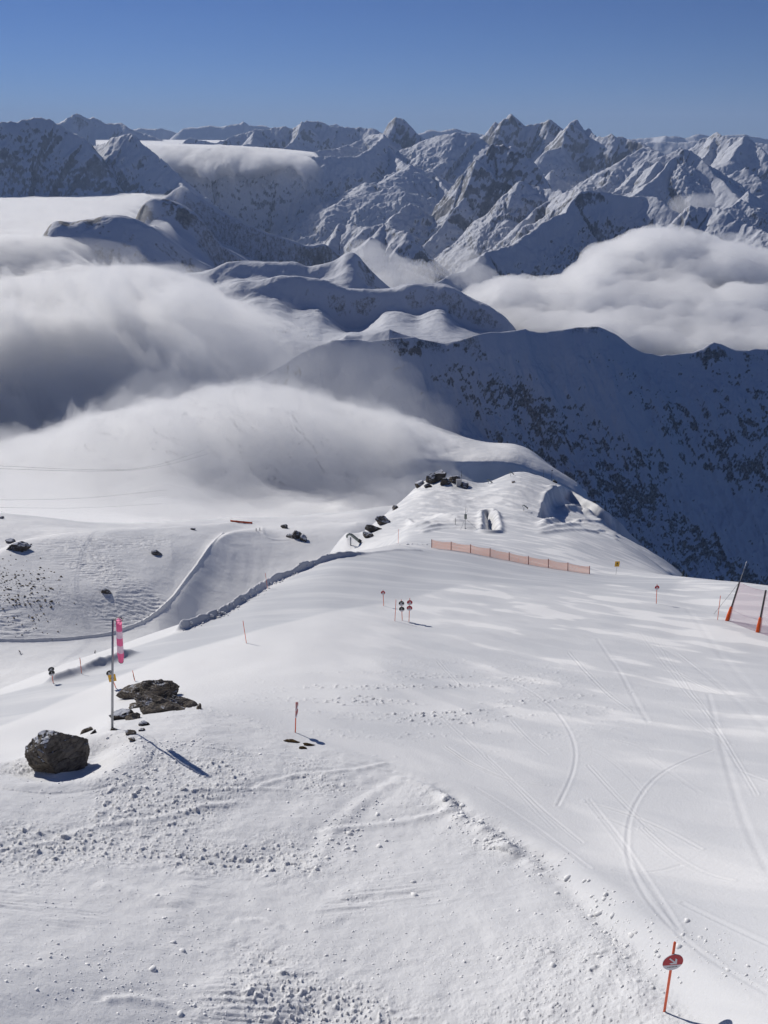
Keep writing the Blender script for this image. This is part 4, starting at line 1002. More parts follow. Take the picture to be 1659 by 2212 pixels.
def net_mat(name, col, cover, cell, thread):
    """knotted netting: threads with open holes between"""
    k = N(name)
    uv = k.n('ShaderNodeTexCoord').outputs['UV']
    sx = k.n('ShaderNodeSeparateXYZ'); k.set(sx.inputs[0], uv)
    def th(c):
        f = k.math('FRACT', k.math('DIVIDE', c, cell)); return k.math('LESS_THAN', f, thread)
    g = k.math('MAXIMUM', th(sx.outputs[0]), th(sx.outputs[1]))
    n = k.noise(uv, 2.0, 3.0, .6)
    g = k.math('MULTIPLY', g, k.ramp(n, .0, .25))
    d = k.n('ShaderNodeBsdfDiffuse'); d.inputs[0].default_value = (*col, 1)
    tl = k.n('ShaderNodeBsdfTranslucent'); tl.inputs[0].default_value = (*col, 1)
    mm = k.n('ShaderNodeMixShader'); mm.inputs[0].default_value = .4
    k.t.links.new(d.outputs[0], mm.inputs[1]); k.t.links.new(tl.outputs[0], mm.inputs[2])
    t = k.n('ShaderNodeBsdfTransparent')
    m = k.n('ShaderNodeMixShader'); k.set(m.inputs[0], g)
    k.t.links.new(t.outputs[0], m.inputs[1]); k.t.links.new(mm.outputs[0], m.inputs[2]); k.t.links.new(m.outputs[0], k.out.inputs[0])
    return k.m
M_onet = net_mat('orange_netting', (0.95, 0.42, 0.24), .5, 0.05, .30)
M_wnet = net_mat('pale_netting', (0.66, 0.50, 0.55), .5, 0.06, .26)

def empty(name, loc):
    o = bpy.data.objects.new(name, None); o.location = loc; o.empty_display_size = .3
    return link(o)
def tube_mesh(pts, rad, seg=10, cap=True):
    pts = [Vector(p) for p in pts]; n = len(pts)
    rads = rad if hasattr(rad, '__len__') else [rad]*n
    V, F = [], []
    up = None
    for i, p in enumerate(pts):
        d = (pts[min(i+1, n-1)]-pts[max(i-1, 0)]).normalized()
        if up is None: up = d.orthogonal().normalized()
        a = (up-d*up.dot(d)).normalized(); up = a; b = d.cross(a)
        for j in range(seg):
            t = 2*math.pi*j/seg; V.append(p+(a*math.cos(t)+b*math.sin(t))*rads[i])
    for i in range(n-1):
        for j in range(seg):
            k = (j+1) % seg; F.append((i*seg+j, i*seg+k, (i+1)*seg+k, (i+1)*seg+j))
    if cap: F.append(tuple(reversed(range(seg)))); F.append(tuple((n-1)*seg+j for j in range(seg)))
    return V, F
def tube(name, pts, rad, mat, parent=None, seg=10, cap=True):
    V, F = tube_mesh(pts, rad, seg, cap); o = mesh_obj(name, V, F, mat, parent)
    me = o.data; me.polygons.foreach_set('use_smooth', [len(p.vertices) == 4 for p in me.polygons]); return o
def box(name, size, mat, parent=None, loc=(0,0,0), rot=(0,0,0), bevel=0.0):
    bm = bmesh.new(); bmesh.ops.create_cube(bm, size=1.0, matrix=Matrix.Diagonal((*size, 1)))
    if bevel: bmesh.ops.bevel(bm, geom=bm.edges[:], offset=bevel, segments=2, affect='EDGES')
    me = bpy.data.meshes.new(name); bm.to_mesh(me); bm.free(); me.materials.append(mat)
    o = link(bpy.data.objects.new(name, me), parent); o.location = loc; o.rotation_euler = rot; return o
def prism(name, outline, y0, y1, mat, parent=None):
    """flat shape in x/z given thickness along y"""
    n = len(outline)
    V = [(x, y0, z) for x, z in outline]+[(x, y1, z) for x, z in outline]
    F = [tuple(range(n)), tuple(reversed(range(n, 2*n)))]+[(i, i+n, (i+1) % n+n, (i+1) % n) for i in range(n)]
    return mesh_obj(name, V, F, mat, parent)
def glyph(name, txt, size, mat, parent, loc):
    cu = bpy.data.curves.new('glyph', 'FONT'); cu.body = txt; cu.size = size; cu.align_x = 'CENTER'; cu.extrude = 0.0015; cu.offset = size*.02
    o = bpy.data.objects.new('glyph', cu); scene.collection.objects.link(o)
    me = bpy.data.meshes.new_from_object(o.evaluated_get(bpy.context.evaluated_depsgraph_get()))
    bpy.data.objects.remove(o)
    me.transform(Matrix.Rotation(math.pi/2, 4, 'X')); me.materials.clear(); me.materials.append(mat); me.name = name
    g = link(bpy.data.objects.new(name, me), parent); g.location = loc; return g
def circ(r, n=40, a0=0, a1=2*math.pi): return [(r*math.cos(a0+(a1-a0)*i/n), r*math.sin(a0+(a1-a0)*i/n)) for i in range(n)]

def top_on(B, u, v):
    """point straight above ground point B that the sight line (u, v) meets"""
    x, y, z = [float(t) for t in ray(u, v)]
    t = (B.x*x+B.y*y)/(x*x+y*y)
    return Vector((x*t, y*t, z*t))
def ground(u, v, P=None, rmin=0):
    return (P or G).hit(u, v, rmin)
def aim(o, dirv):                      # local z along the pole
    o.rotation_mode = 'QUATERNION'; o.rotation_quaternion = Vector(dirv).to_track_quat('Z', 'Y')
def arrow_outline(s):
    # arrow pointing to the lower right, drawn within radius s
    p = [(-.07,.62),(.07,.62),(.07,-.12),(.38,.20),(.38,-.06),(0,-.46),(-.38,-.06),(-.38,.20),(-.07,-.12)]
    return [(x*s, z*s) for x, z in p]
def disc(parent, z, field, what, yaw=0.0, D=0.40, fy=-.035, flip=1):
    R_ = D/2
    base = prism('sign_disc', circ(R_), -.006, .006, M_white, parent)
    base.location = (0, fy, z); base.rotation_euler = (0, 0, 0)
    seg = circ(R_*.985, 34, math.radians(-22), math.radians(202))
    prism('colour_field', seg, -.011, -.0065, field, base)
    rim = prism('colour_field', [(R_*.3*(math.cos(t)), R_*.3*math.sin(t)) for t in np.linspace(0, 6.2, 12)], .0065, .008, M_plate, base) if False else None
    if what in ('right', 'left'):
        a = prism('arrow', arrow_outline(R_*1.02), -.015, -.0115, M_white, base)
        a.rotation_euler = (0, math.radians(-45 if what == 'right' else 45), 0)
        a.location = (R_*.05*(1 if what == 'right' else -1), 0, R_*.12)
    elif what:
        glyph('digit', what, D*.56, M_white, base, (0, -.0125, -R_*.24))
    for k in range(7):     # unreadable small print on the lower edge
        box('small_print', (D*.045, .002, D*.05), M_dark, base, (-D*.21+k*D*.07, -.0085, -R_*.58)) if D > .39 and fy < 0 and what == 'right' and parent.get('near') else None
    return base
def piste_pole(bu, bv, tu, tv, label, group='orange piste marker poles', rad=.024, P=None, rmin=0):
    B = ground(bu, bv, P, rmin); T = top_on(B, tu, tv); L = (T-B).length
    e = empty('marker_pole', B); aim(e, T-B)
    n = 8
    tube('pole', [(0,0,-.25),(0,0,L-.02),(0,0,L)], [rad, rad, rad*.6], M_orange, e)
    tube('cap', [(0,0,L-.0),(0,0,L+.03)], [rad*1.15, rad*.8], M_orange, e)
    tag(e, label, 'marker pole', group); return e, L
def piste_sign(bu, bv, tu, tv, discs, label, group='piste signs on orange poles', yaw=0.0, rad=.028, near=False, D=.4, extra=None):
    B = ground(bu, bv); T = top_on(B, tu, tv); L = (T-B).length
    e = empty('piste_sign', B)
    d = (T-B).normalized()
    # face the disc plates towards 'yaw' (0 = back towards the viewer)
    y_ = Vector((math.sin(yaw), math.cos(yaw), 0)); y_ = (y_-d*y_.dot(d)).normalized(); x_ = y_.cross(d)
    e.rotation_mode = 'QUATERNION'; e.rotation_quaternion = Matrix((x_, y_, d)).transposed().to_quaternion()
    if near: e['near'] = 1
    tube('pole', [(0,0,-.3),(0,0,L-.02),(0,0,L)], [rad, rad, rad*.7], M_orange, e)
    for (frac, fieldm, what) in discs: disc(e, L*frac, fieldm, what, D=D)
    if near: del e['near']
    if extra: extra(e, L)
    tag(e, label, 'piste sign', group); return e
piste_sign(1435,2185,1458,2035, [(.74, M_red, 'right')], 'nearest red arrow sign on an orange pole, bottom right', yaw=-.12, near=True, D=.45)
piste_sign(637.9,1582.2,639.9,1517, [(.865, M_red, 'right'), (.64, M_red, '')], 'orange pole with two discs seen edge-on above the brown grass tufts', yaw=math.radians(-80), D=.44)
piste_sign(829,1309,827.3,1274.5, [(.84, M_red, 'right')], 'small red arrow disc on the rim left of the numbered signs', yaw=.1)
piste_sign(868.9,1340.3,866.9,1295.2, [(.825, M_black, 'left'), (.555, M_black, '1')], 'twin black discs with an arrow and the number 1', D=.46)
piste_sign(883.4,1343.2,885.3,1292.2, [(.825, M_red, 'right'), (.59, M_red, '1a')], 'twin red discs with an arrow and 1a', D=.46)
piste_sign(1417.7,1303.8,1419.3,1262, [(.835, M_red, 'right')], 'lone red disc sign between the yellow sign and the tall safety net', D=.42)
piste_sign(115.1,1475.8,109.7,1441.3, [(.87, M_black, 'left'), (.65, M_black, '1')], 'twin black discs on the left edge beyond the boulder', D=.46, yaw=-.5)
def yplate(e, L):
    b = box('warning_plate', (.48, .012, .56), M_yellow, e, (.03, -.05, L*.60), (0, math.radians(8), 0), .004)
    prism('warning_symbol', [(-.13,-.08),(.13,-.08),(0,.15)], -.010, -.0075, M_dark, b).location = (0, 0, .03)
piste_sign(250.9,1487.1,235,1448.6, [(.87, M_black, 'left')], 'black disc above a yellow plate behind the windsock mast', D=.46, yaw=-.3, extra=yplate)
piste_pole(853,1341.7,855.4,1296, 'plain orange pole standing just left of the numbered signs')
piste_pole(860,1173.7,861,1143.7, 'orange pole on the far ploughed bank left of the orange fence')
piste_pole(578,1271,573,1238.7, 'orange pole behind the ploughed bank above the left piste')
piste_pole(532.3,1389.3,525,1341.9, 'orange pole on the lit rim below the middle of the left lane')
e_, L_ = piste_pole(176.2,1454.6,172.5,1421.4, 'orange pole at the end of the short dark snow bank, far left')
box('sign_disc', (.03,.03,.42), M_brown, e_, (.035, -.02, L_*.74), bevel=.01)
e_, L_ = piste_pole(291.6,1471.3,286.4,1449.3, 'short orange pole with edge-on board above the rock outcrop')
box('sign_disc', (.03,.03,.46), M_brown, e_, (.05, -.02, L_*.45), bevel=.01)
piste_pole(1550,1339,1556.3,1287.5, 'orange pole just left of the tall safety net on the right')

# --- yellow warning sign on its steel post
B = ground(1330.4,1241.5); T = top_on(B, 1332.3, 1212)
e = empty('warning_sign', B); L = T.z-B.z
tube('post', [(0,0,-.3),(0,0,L)], .022, M_steel, e)
b = box('sign_plate', (.62, .015, .78), M_yellow, e, (0, -.035, L-.40), bevel=.004)
prism('warning_triangle', [(-.15,0),(.15,0),(0,.24)], -.0115, -.0085, M_dark, b)
glyph('lettering', 'STOP', .13, M_dark, b, (0, -.0105, -.16)) if False else [box('lettering', (.40, .002, .035), M_dark, b, (0, -.0095, z)) for z in (-.12, -.2)]
tag(e, 'yellow warning sign on a thin steel post at the rim of the plateau', 'warning sign')

# --- windsock
B = ground(242.5, 1572); T = top_on(B, 243.5, 1337); L = (T-B).length
e = empty('windsock', B); aim(e, T-B)
tube('mast', [(0,0,-.3),(0,0,L*.5),(0,0,L)], [.060,.052,.045], M_steel, e, 14)
q = e.rotation_quaternion.inverted()
rg = Vector((1, -.1, 0)); rg = q @ rg
zt = L-.02
tube('bracket', [(0,0,zt), Vector((0,0,zt+.05))+rg*.42], .018, M_steel, e)
cx = rg*.27
def ring_pts(cz, ra, rb, n=40, ph=0, fold=.0):
    out = []
    for i in range(n):
        t = 2*math.pi*i/n
        f = 1+fold*math.sin(3*t+ph)+fold*.6*math.sin(7*t+1.7*ph)
        out.append(Vector((cx.x*cz[1]+math.cos(t)*ra*f, cx.y*cz[1]+math.sin(t)*rb*f, cz[0])))
    return out
hoop = ring_pts((zt+.03, 1.0), .20, .17)
tube('hoop', hoop+[hoop[0]], .012, M_brown, e, 6, False)
SL = 2.05
prof = [(0,.205),(.15,.20),(.3,.215),(.5,.225),(.7,.235),(.85,.235),(1.0,.175)]
def sock_r(t): return float(np.interp(t, [p[0] for p in prof], [p[1] for p in prof]))*.95
edges = [0, .235, .40, .575, .755, 1.0]
nn = 44
for k in range(5):
    V_, F_ = [], []
    m = 8
    for i in range(m+1):
        t = edges[k]+(edges[k+1]-edges[k])*i/m
        for p in ring_pts((zt-SL*t, 1.0+.45*t), sock_r(t)*(.98 if 1 else 1), sock_r(t)*.62, nn, 1.2+3*t, .06): V_.append(p)
    for i in range(m):
        for j in range(nn):
            j2 = (j+1) % nn; F_.append((i*nn+j, i*nn+j2, (i+1)*nn+j2, (i+1)*nn+j))
    o = mesh_obj('sock_band', V_, F_, M_pink if k % 2 == 0 else M_sockw, e, True)
    o['label'] = 'pink band of the sock' if k % 2 == 0 else 'white band of the sock'
hem = ring_pts((zt-SL, 1.45), sock_r(1), sock_r(1)*.62, nn, 4.2, .06)
tube('hem', hem+[hem[0]], .012, M_dark, e, 6, False)
tag(e, 'limp pink and white windsock on a tall grey steel mast', 'windsock')

# --- orange snow fence
fu = [932.6,974.6,1016.5,1058.7,1100,1141.6,1184.7,1226.8,1273.7]
fb_ = [1182.9,1188.5,1194.6,1202,1211.4,1220,1226.3,1233.2,1240.2]
ft = [1164.9,1170,1176.1,1184,1193,1201.3,1207.4,1215.2,1222.7]
def net_panel(name, A0, A1, B0, B1, mat, parent, nx=14, nz=6, sag=.08, dip=.12):
    """net from post A (bottom, top) to post B"""
    V_, F_, UV = [], [], []
    Lx = (B0-A0).length; Lz = (A1-A0).length
    side = (B0-A0).cross(A1-A0).normalized()
    for i in range(nx+1):
        s = i/nx; b0 = A0.lerp(B0, s); b1 = A1.lerp(B1, s)
        for j in range(nz+1):
            t = j/nz; p = b0.lerp(b1, t)
            p = p+side*(sag*math.sin(math.pi*s)*math.sin(math.pi*t*.8+.3)) - Vector((0,0,1))*(dip*4*s*(1-s)*t)
            V_.append(p); UV.append((s*Lx, t*Lz))
    for i in range(nx):
        for j in range(nz):
            a = i*(nz+1)+j; F_.append((a, a+nz+1, a+nz+2, a+1))
    o = mesh_obj(name, V_, F_, mat, parent, True)
    ul = o.data.uv_layers.new(name='UVMap')
    for lp in o.data.loops: ul.data[lp.index].uv = UV[lp.vertex_index]
    return o
bases = [ground(u, v) for u, v in zip(fu, fb_)]
# keep the line of posts smooth on the ground
rr_ = gsmooth(np.array([b.to_2d().length for b in bases]), 1.0)
bb = []
for (u, v, r_) in zip(fu, fb_, rr_):
    a, w = azw(u, v); x, y = r_*math.sin(a), r_*math.cos(a)
    bb.append(Vector((x, y, float(G.sample(np.array(x), np.array(y))))))
e = empty('snow_fence', bb[4])
tops = [top_on(b, u, t) for b, u, t in zip(bb, fu, ft)]
for b, t in zip(bb, tops):
    tube('post', [b-bb[4]-Vector((0,0,.2)), t-bb[4]], .045, M_postred, e, 8)
for i in range(8):
    o0 = bb[4]; net_panel('netting', bb[i]-o0+Vector((0,0,.02)), tops[i]-o0-Vector((0,0,.05)), bb[i+1]-o0+Vector((0,0,.02)), tops[i+1]-o0-Vector((0,0,.05)), M_onet, e)
tag(e, 'low orange net fence with dark red posts along the plateau edge', 'fence')

# --- tall safety net on the right
B1 = ground(1571,1341); T1 = top_on(B1, 1597.8, 1257); M1 = top_on(B1, 1613.4, 1212)
B2 = ground(1637.4,1366); T2 = top_on(B2, 1654.5, 1275.5)
B3 = ground(1720,1400); T3 = top_on(B3, 1732, 1300)
e = empty('safety_net', B1)
def rel(p, o=None): return Vector(p)-(o or B1)
def ln(a, b, t): return a.lerp(b, t)
for Bk, Tk in ((B1, T1), (B2, T2), (B3, T3)):
    tube('post', [rel(Bk)-Vector((0,0,.3)), rel(Tk)], [.09, .07], M_dark, e, 10)
    tube('crash_pad', [rel(ln(Bk, Tk, -.02)), rel(ln(Bk, Tk, .15)), rel(ln(Bk, Tk, .34)), rel(ln(Bk, Tk, .37))], [.17, .17, .13, .09], M_pad, e, 12)
tube('mast_rod', [rel(ln(T1, B1, .05)), rel(M1)], .022, M_steel, e, 8)
for a, b, ta, tb in ((B1, B2, T1, T2), (B2, B3, T2, T3)):
    net_panel('netting', rel(a), rel(ta), rel(b), rel(tb), M_wnet, e, 16, 16, .10, .12)
tube('guy_wire', [rel(T1), rel(ground(1541.7, 1327))], .012, M_dark, e, 6)
for f in (.3, .98): tube('net_rope', [rel(ln(B1, T1, f)), rel(ln(ln(B1, T1, f), ln(B2, T2, f), .5))-Vector((0,0,.13)), rel(ln(B2, T2, f))], .02, M_sockw, e, 6)
tag(e, 'tall pale safety net on leaning dark posts with orange foam pads', 'safety net')

# --- curved steel pipes on posts along the ridge
def exploder(bu, bv, tu, tv, s, label, rmin, flip=1):
    B = ground(bu, bv, None, rmin); H = (top_on(B, tu, tv)-B).z
    e = empty('curved_pipe', B)
    tube('support_post', [(0,0,-.4),(0,0,H*.72)], .19*s, M_steel, e)
    # hooked mouth on the left, barrel sloping down to its anchor on the right
    p = [(-.95,0,-.55),(-1.0,0,-.1),(-.75,0,.32),(-.30,0,.50),(.15,0,.38),(.9,0,-.28),(1.8,0,-1.08),(2.35,0,-1.58)]
    p = [Vector((x*s*flip, y, z*s+H*.86)) for x, y, z in p]
    tube('barrel', p, [.24*s,.27*s,.30*s,.34*s,.38*s,.42*s,.42*s,.42*s], M_greysteel, e, 14)
    box('anchor_block', (.9*s, .9*s, .8*s), M_dark, e, (2.5*s*flip, 0, H*.86-1.62*s), (0, math.radians(40), 0), .08*s)
    tag(e, label, 'avalanche pipe', 'curved steel pipes on the ridge'); return e
exploder(757.5,1178,758,1154, 1.0, 'largest curved steel pipe, standing left of the rock chain on the ridge flank', 125)
exploder(1055,1044.5,1055.5,1036, .42, 'small dark curved pipe on the skyline right of the rocky top', 200)
exploder(1103,1029,1104,1019, .38, 'small curved pipe just below the snowy summit of the ridge', 200)
exploder(1131.3,1103.5,1133.4,1091, .40, 'small curved pipe in the bright hollow below the summit', 125)

# --- weather mast
B = ground(1004.6,1141, None, 125); T = top_on(B, 1007.8, 1094.3); H = T.z-B.z
e = empty('weather_mast', B)
tube('mast', [(0,0,-.3),(0,0,H*.78)], .055, M_steel, e)
tube('antenna_rod', [(0,0,H*.75),(0,0,H)], .03, M_dark, e)
tube('side_rod', [(0,0,H*.74),(.38,0,H*.76),(.40,0,H*.92)], .03, M_steel, e)
box('instrument_box', (.50, .35, .95), M_greysteel, e, (0, -.2, H*.56), bevel=.03)
box('box_window', (.24, .02, .22), M_boxw, e.children[-1], (.02, -.19, .05))
for s in (-1, 1): tube('guy_wire', [(0,0,H*.45),(s*2.0+.8,-1.0,-.35)], .018, M_dark, e, 5)
tag(e, 'thin weather mast with instrument box on the small mound', 'weather mast')
# --- thin sticks
for (bu, bv, tu, tv, lb) in ((983.6,1133,983.6,1118.5,'thin bare stick left of the weather mast'), (1174.6,1022.5,1174.8,1013.4,'thin stick on the right shoulder of the summit')):
    B = ground(bu, bv, None, 125); T = top_on(B, tu, tv)
    tag(tube('marker_stick', [B-Vector((0,0,.3)), B.lerp(T, .5), T], [.05,.045,.035], M_dark), lb, 'stick')
B = ground(1192,1027.5, None, 200); T = top_on(B, 1191.5, 1014.5)
e = empty('small_signpost', B); tube('post', [(0,0,-.3),(0,0,(T-B).z)], .05, M_dark, e)
box('board', (.7,.05,.45), M_plate, e, (0,-.06,(T-B).z-.3), bevel=.01)
tag(e, 'small signpost on the right shoulder beyond the summit', 'signpost')
B = ground(1199,1036, None, 200)
e = empty('dark_locker', B)
box('body', (1.5,.9,.75), M_dark, e, (0,0,.3), (0,math.radians(28),0), .12); box('lid', (1.56,.96,.10), M_greysteel, e, (.19,0,.66), (0,math.radians(28),0), .03)
tag(e, 'dark tilted locker on the right shoulder of the summit', 'locker')
B = ground(1108.7,1042, None, 200)
e = empty('wooden_box', B); box('body', (1.0,.8,.55), M_brown, e, (0,0,.2), (0,math.radians(-12),0), .02); box('snow_cap', (1.02,.82,.10), plain('snow_cap', SNOW, .8), e, (-.06,0,.52), (0,math.radians(-12),0), .04)
tag(e, 'little brown wooden box below the summit', 'box')
# --- cabinet and aerial on the rocky top
B = ground(991,1049, None, 215)
e = empty('equipment_cabinet', B)
box('body', (1.7,1.3,2.0), M_boxw, e, (0,0,1.0), bevel=.04); box('roof', (1.8,1.4,.14), M_plate, e, (0,0,2.07), bevel=.03); box('door', (.7,.03,1.5), M_plate, e, (-.3,-.67,.95), bevel=.01)
tube('aerial', [(.75,0,1.0),(.78,0,5.3)], .045, M_dark, e); box('aerial_head', (.18,.18,.5), M_dark, e, (.77,0,3.6))
tag(e, 'pale equipment cabinet with an aerial beside the rocky top', 'cabinet')

# --- ropeway cables over the fog
def cable(pts, rad, label):
    p = [at(*q) for q in pts]
    # smooth sag by dense interpolation
    t = np.linspace(0, len(p)-1, 60)
    A = np.array([[*q] for q in p]); S_ = np.stack([gsmooth(np.interp(t, range(len(p)), A[:, i]), 2.5) for i in range(3)], -1)
    S_[0], S_[-1] = A[0], A[-1]
    o = tube('ropeway_cable', [Vector(s) for s in S_], rad, M_dark, None, 6)
    tag(o, label, 'cable', 'ropeway cables sagging over the fog'); return o
cable([(-160,1001,330),(0,1006,400),(110,1012,460),(200,1015,520),(280,1015,580),(340,1005,650),(390,990,730),(440,972,820)], .055, 'upper ropeway cable of the higher pair, left edge')
cable([(-160,1010,330),(0,1012,400),(110,1016.5,460),(200,1018,520),(280,1016.5,580),(340,1009,650),(395,996,730),(450,980,820)], .055, 'lower ropeway cable of the higher pair, left edge')
cable([(-160,1078,420),(0,1080,480),(110,1079,540),(200,1075,600),(290,1066,680),(360,1058,760)], .050, 'lone thin ropeway cable below the higher pair')
cable([(-100,1094,420),(50,1097,480),(150,1098,540),(250,1094,600),(350,1088,680)], .045, 'lowest and faintest ropeway cable crossing the misty slope')
# --- short orange fence far off
A = [ground(u, v, V, 480) for u, v in ((498,1127),(512,1128.5),(527,1130),(545,1131.5))]
e = empty('far_fence', A[0])
for i, a in enumerate(A): tube('post', [a-A[0], a-A[0]+Vector((0,0,1.5))], .09, M_postred, e, 6)
for i in range(3): net_panel('netting', A[i]-A[0], A[i]-A[0]+Vector((0,0,1.3)), A[i+1]-A[0], A[i+1]-A[0]+Vector((0,0,1.3)), M_pad, e, 8, 2, .1, .1)
tag(e, 'short orange fence far off at the edge of the fog', 'fence')

# ---------------------------------------------------------------- rocks
def rock_mat(name, c0, c1, snow=.75, sc=1.0):
    k = N(name); p = k.pos()
    n1 = k.noise(p, 2.2*sc, 8.0, .68); n2 = k.noise(k.pos((1,1,3.2)), 3.5*sc, 6.0, .6)
    c = k.mix(k.ramp(k.math('ADD', k.math('MULTIPLY', n1, .6), k.math('MULTIPLY', n2, .4)), .38, .62), c0, c1)
    vor = k.n('ShaderNodeTexVoronoi', feature='DISTANCE_TO_EDGE'); k.set(vor.inputs['Vector'], k.pos((1,1,2.4))); vor.inputs['Scale'].default_value = 1.3*sc
    crack = k.ramp(k.math('ADD', vor.outputs['Distance'], k.math('MULTIPLY', k.noise(p, 3*sc, 4.0, .6), .05)), 0.02, .05)
    c = k.mix(crack, tuple(x*.45 for x in c0), c)
    g = k.n('ShaderNodeNewGeometry'); s = k.n('ShaderNodeSeparateXYZ'); k.set(s.inputs[0], g.outputs['Normal'])
    f = k.ramp(k.math('ADD', s.outputs[2], k.math('MULTIPLY', k.math('SUBTRACT', k.noise(p, 1.6*sc, 6.0, .7), .5), 1.3)), snow, snow+.12)
    c = k.mix(f, c, SNOW)
    h = k.math('ADD', n1, k.math('MULTIPLY', crack, .25))
    b = k.bump(h, .9, .10/sc)
    k.bsdf(c, .85, b, spec=.2)
    return k.m
M_boul = rock_mat('boulder_rock', (0.07, 0.060, 0.050), (0.20, 0.175, 0.145), .80)
M_slab = rock_mat('slab_rock', (0.085, 0.072, 0.058), (0.24, 0.205, 0.165), .98)
M_drk = rock_mat('dark_rock', (0.035, 0.030, 0.027), (0.12, 0.10, 0.085), .90, .5)
M_farrock = rock_mat('ridge_rock', (0.045, 0.040, 0.035), (0.16, 0.135, 0.11), .72, .35)
def rock(name, loc, size, seed, mat, rot=(0,0,0), planes=16, sub=5, rough=.10, rng=(.62,1.0), parent=None):
    rs = np.random.RandomState(seed)
    bm = bmesh.new(); bmesh.ops.create_icosphere(bm, subdivisions=sub, radius=1.0)
    me = bpy.data.meshes.new(name); bm.to_mesh(me); bm.free()
    n = len(me.vertices); co = np.zeros(n*3, np.float32); me.vertices.foreach_get('co', co); d = co.reshape(-1, 3).astype(float)
    nv = rs.randn(planes, 3); nv /= np.linalg.norm(nv, axis=1)[:, None]; off = rs.uniform(*rng, planes)
    q = np.stack([off[i]/np.maximum(d@nv[i], 1e-3) for i in range(planes)], 0)
    r = np.minimum(q.min(0), 1.15)
    p = d*r[:, None]
    r = r*(1+rough*fbm3(p[:,0]+seed, p[:,1], p[:,2], .55, 5, seed, .6)) 
    st_ = fbm3(p[:,0]*.6, p[:,1]*.6, p[:,2]*3.2+seed, .5, 3, seed+5); r = r*(1+rough*.3*np.sign(st_)*np.abs(st_)**.6)
    p = d*r[:, None]*np.array(size)
    me.vertices.foreach_set('co', p.astype(np.float32).ravel()); me.materials.append(mat)
    me.polygons.foreach_set('use_smooth', [False]*len(me.polygons)); me.update()
    o = link(bpy.data.objects.new(name, me), parent); o.location = loc; o.rotation_euler = rot
    return o
B = ground(118, 1650)
tag(rock('boulder', B+Vector((0,.3,.16)), (1.26,1.05,1.02), 12, M_boul, (.15,.30,.4), 13, 6, .13, (.60,.98)), 'big dark grey boulder left of the windsock mast', 'boulder')
def on(u, v, dz=0, P=None, rmin=0): return ground(u, v, P, rmin)+Vector((0,0,dz))
G_OUT = 'rocks of the outcrop beside the windsock'
tag(rock('rock', on(292,1506,.15), (1.15,.7,.50), 31, M_slab, (.1,-.25,.1), 9, 6, .24, (.5,1.0)), 'long brown slab at the upper left of the outcrop', 'rock', G_OUT)
tag(rock('rock', on(347,1504,.42), (1.05,.75,.85), 32, M_slab, (.1,.25,.0), 9, 6, .24, (.5,1.0)), 'highest dark block of the outcrop', 'rock', G_OUT)
tag(rock('rock', on(398,1528,.05), (1.05,.55,.36), 33, M_slab, (.0,.62,.0), 9, 6, .24, (.5,1.0)), 'narrow dark rib running down the right of the outcrop', 'rock', G_OUT)
tag(rock('rock', on(360,1535,.05), (1.75,.75,.40), 34, M_slab, (.25,.30,-.15), 9, 6, .24, (.5,1.0)), 'longest brown slab across the front of the outcrop', 'rock', G_OUT)
tag(rock('rock', on(300,1527,.0), (.75,.4,.22), 35, M_slab, (.1,.05,.1), 9, 5, .24, (.5,1.0)), 'flat snow-dusted slab at the left foot of the outcrop', 'rock', G_OUT)
tag(rock('rock', on(264,1552,.15), (.52,.40,.36), 36, M_drk, (.1,.1,.2), 14, 5, .18), 'dark rock with a shaded hollow right of the windsock mast', 'rock', G_OUT)
tag(rock('rock', on(289,1552,.08), (.34,.26,.24), 37, M_slab, (.1,.3,.5), 14, 5, .18), 'pointed rock beside the hollow below the outcrop', 'rock', G_OUT)
rs_ = random.Random(5)
for i, (u, v, s, lb) in enumerate(((313,1566,.20,'small brown stone right of the hollow below the outcrop'), (281,1584,.19,'small stone below the hollow right of the mast foot'), (307,1578,.13,'tiny round stone furthest below the outcrop'), (286,1598,.15,'stone half crossed by the mast shadow'), (247,1577,.12,'stone at the foot of the windsock mast'), (186,1582,.24,'low dark stone just right of the big boulder'), (202,1584,.15,'small dark stone between the boulder and the mast'), (430,1531,.20,'last small rock at the right tip of the outcrop'))):
    tag(rock('stone', on(u, v, s*.15), (s*1.4, s, s*.7), 50+i, M_slab if i % 2 else M_drk, (.2*i, .3, .7*i), 12, 4, .15), lb, 'stone', 'small stones around the windsock')
# brown tufts under the middle pole
M_tuft = rock_mat('brown_grass', (0.06, 0.035, 0.015), (0.20, 0.13, 0.05), 1.15, 6.)
for i, (u, v, a, lb) in enumerate(((636,1603,.42,'left brown grass tuft poking through the snow'), (668,1610,.36,'right brown grass tuft poking through the snow'), (655,1617,.18,'lowest sliver of brown grass in the snow'))):
    tag(rock('grass_tuft', on(u, v, .0), (a, a*.35, .10), 80+i, M_tuft, (0,.25,0), 18, 5, .35), lb, 'grass tuft', 'brown grass tufts in the snow')
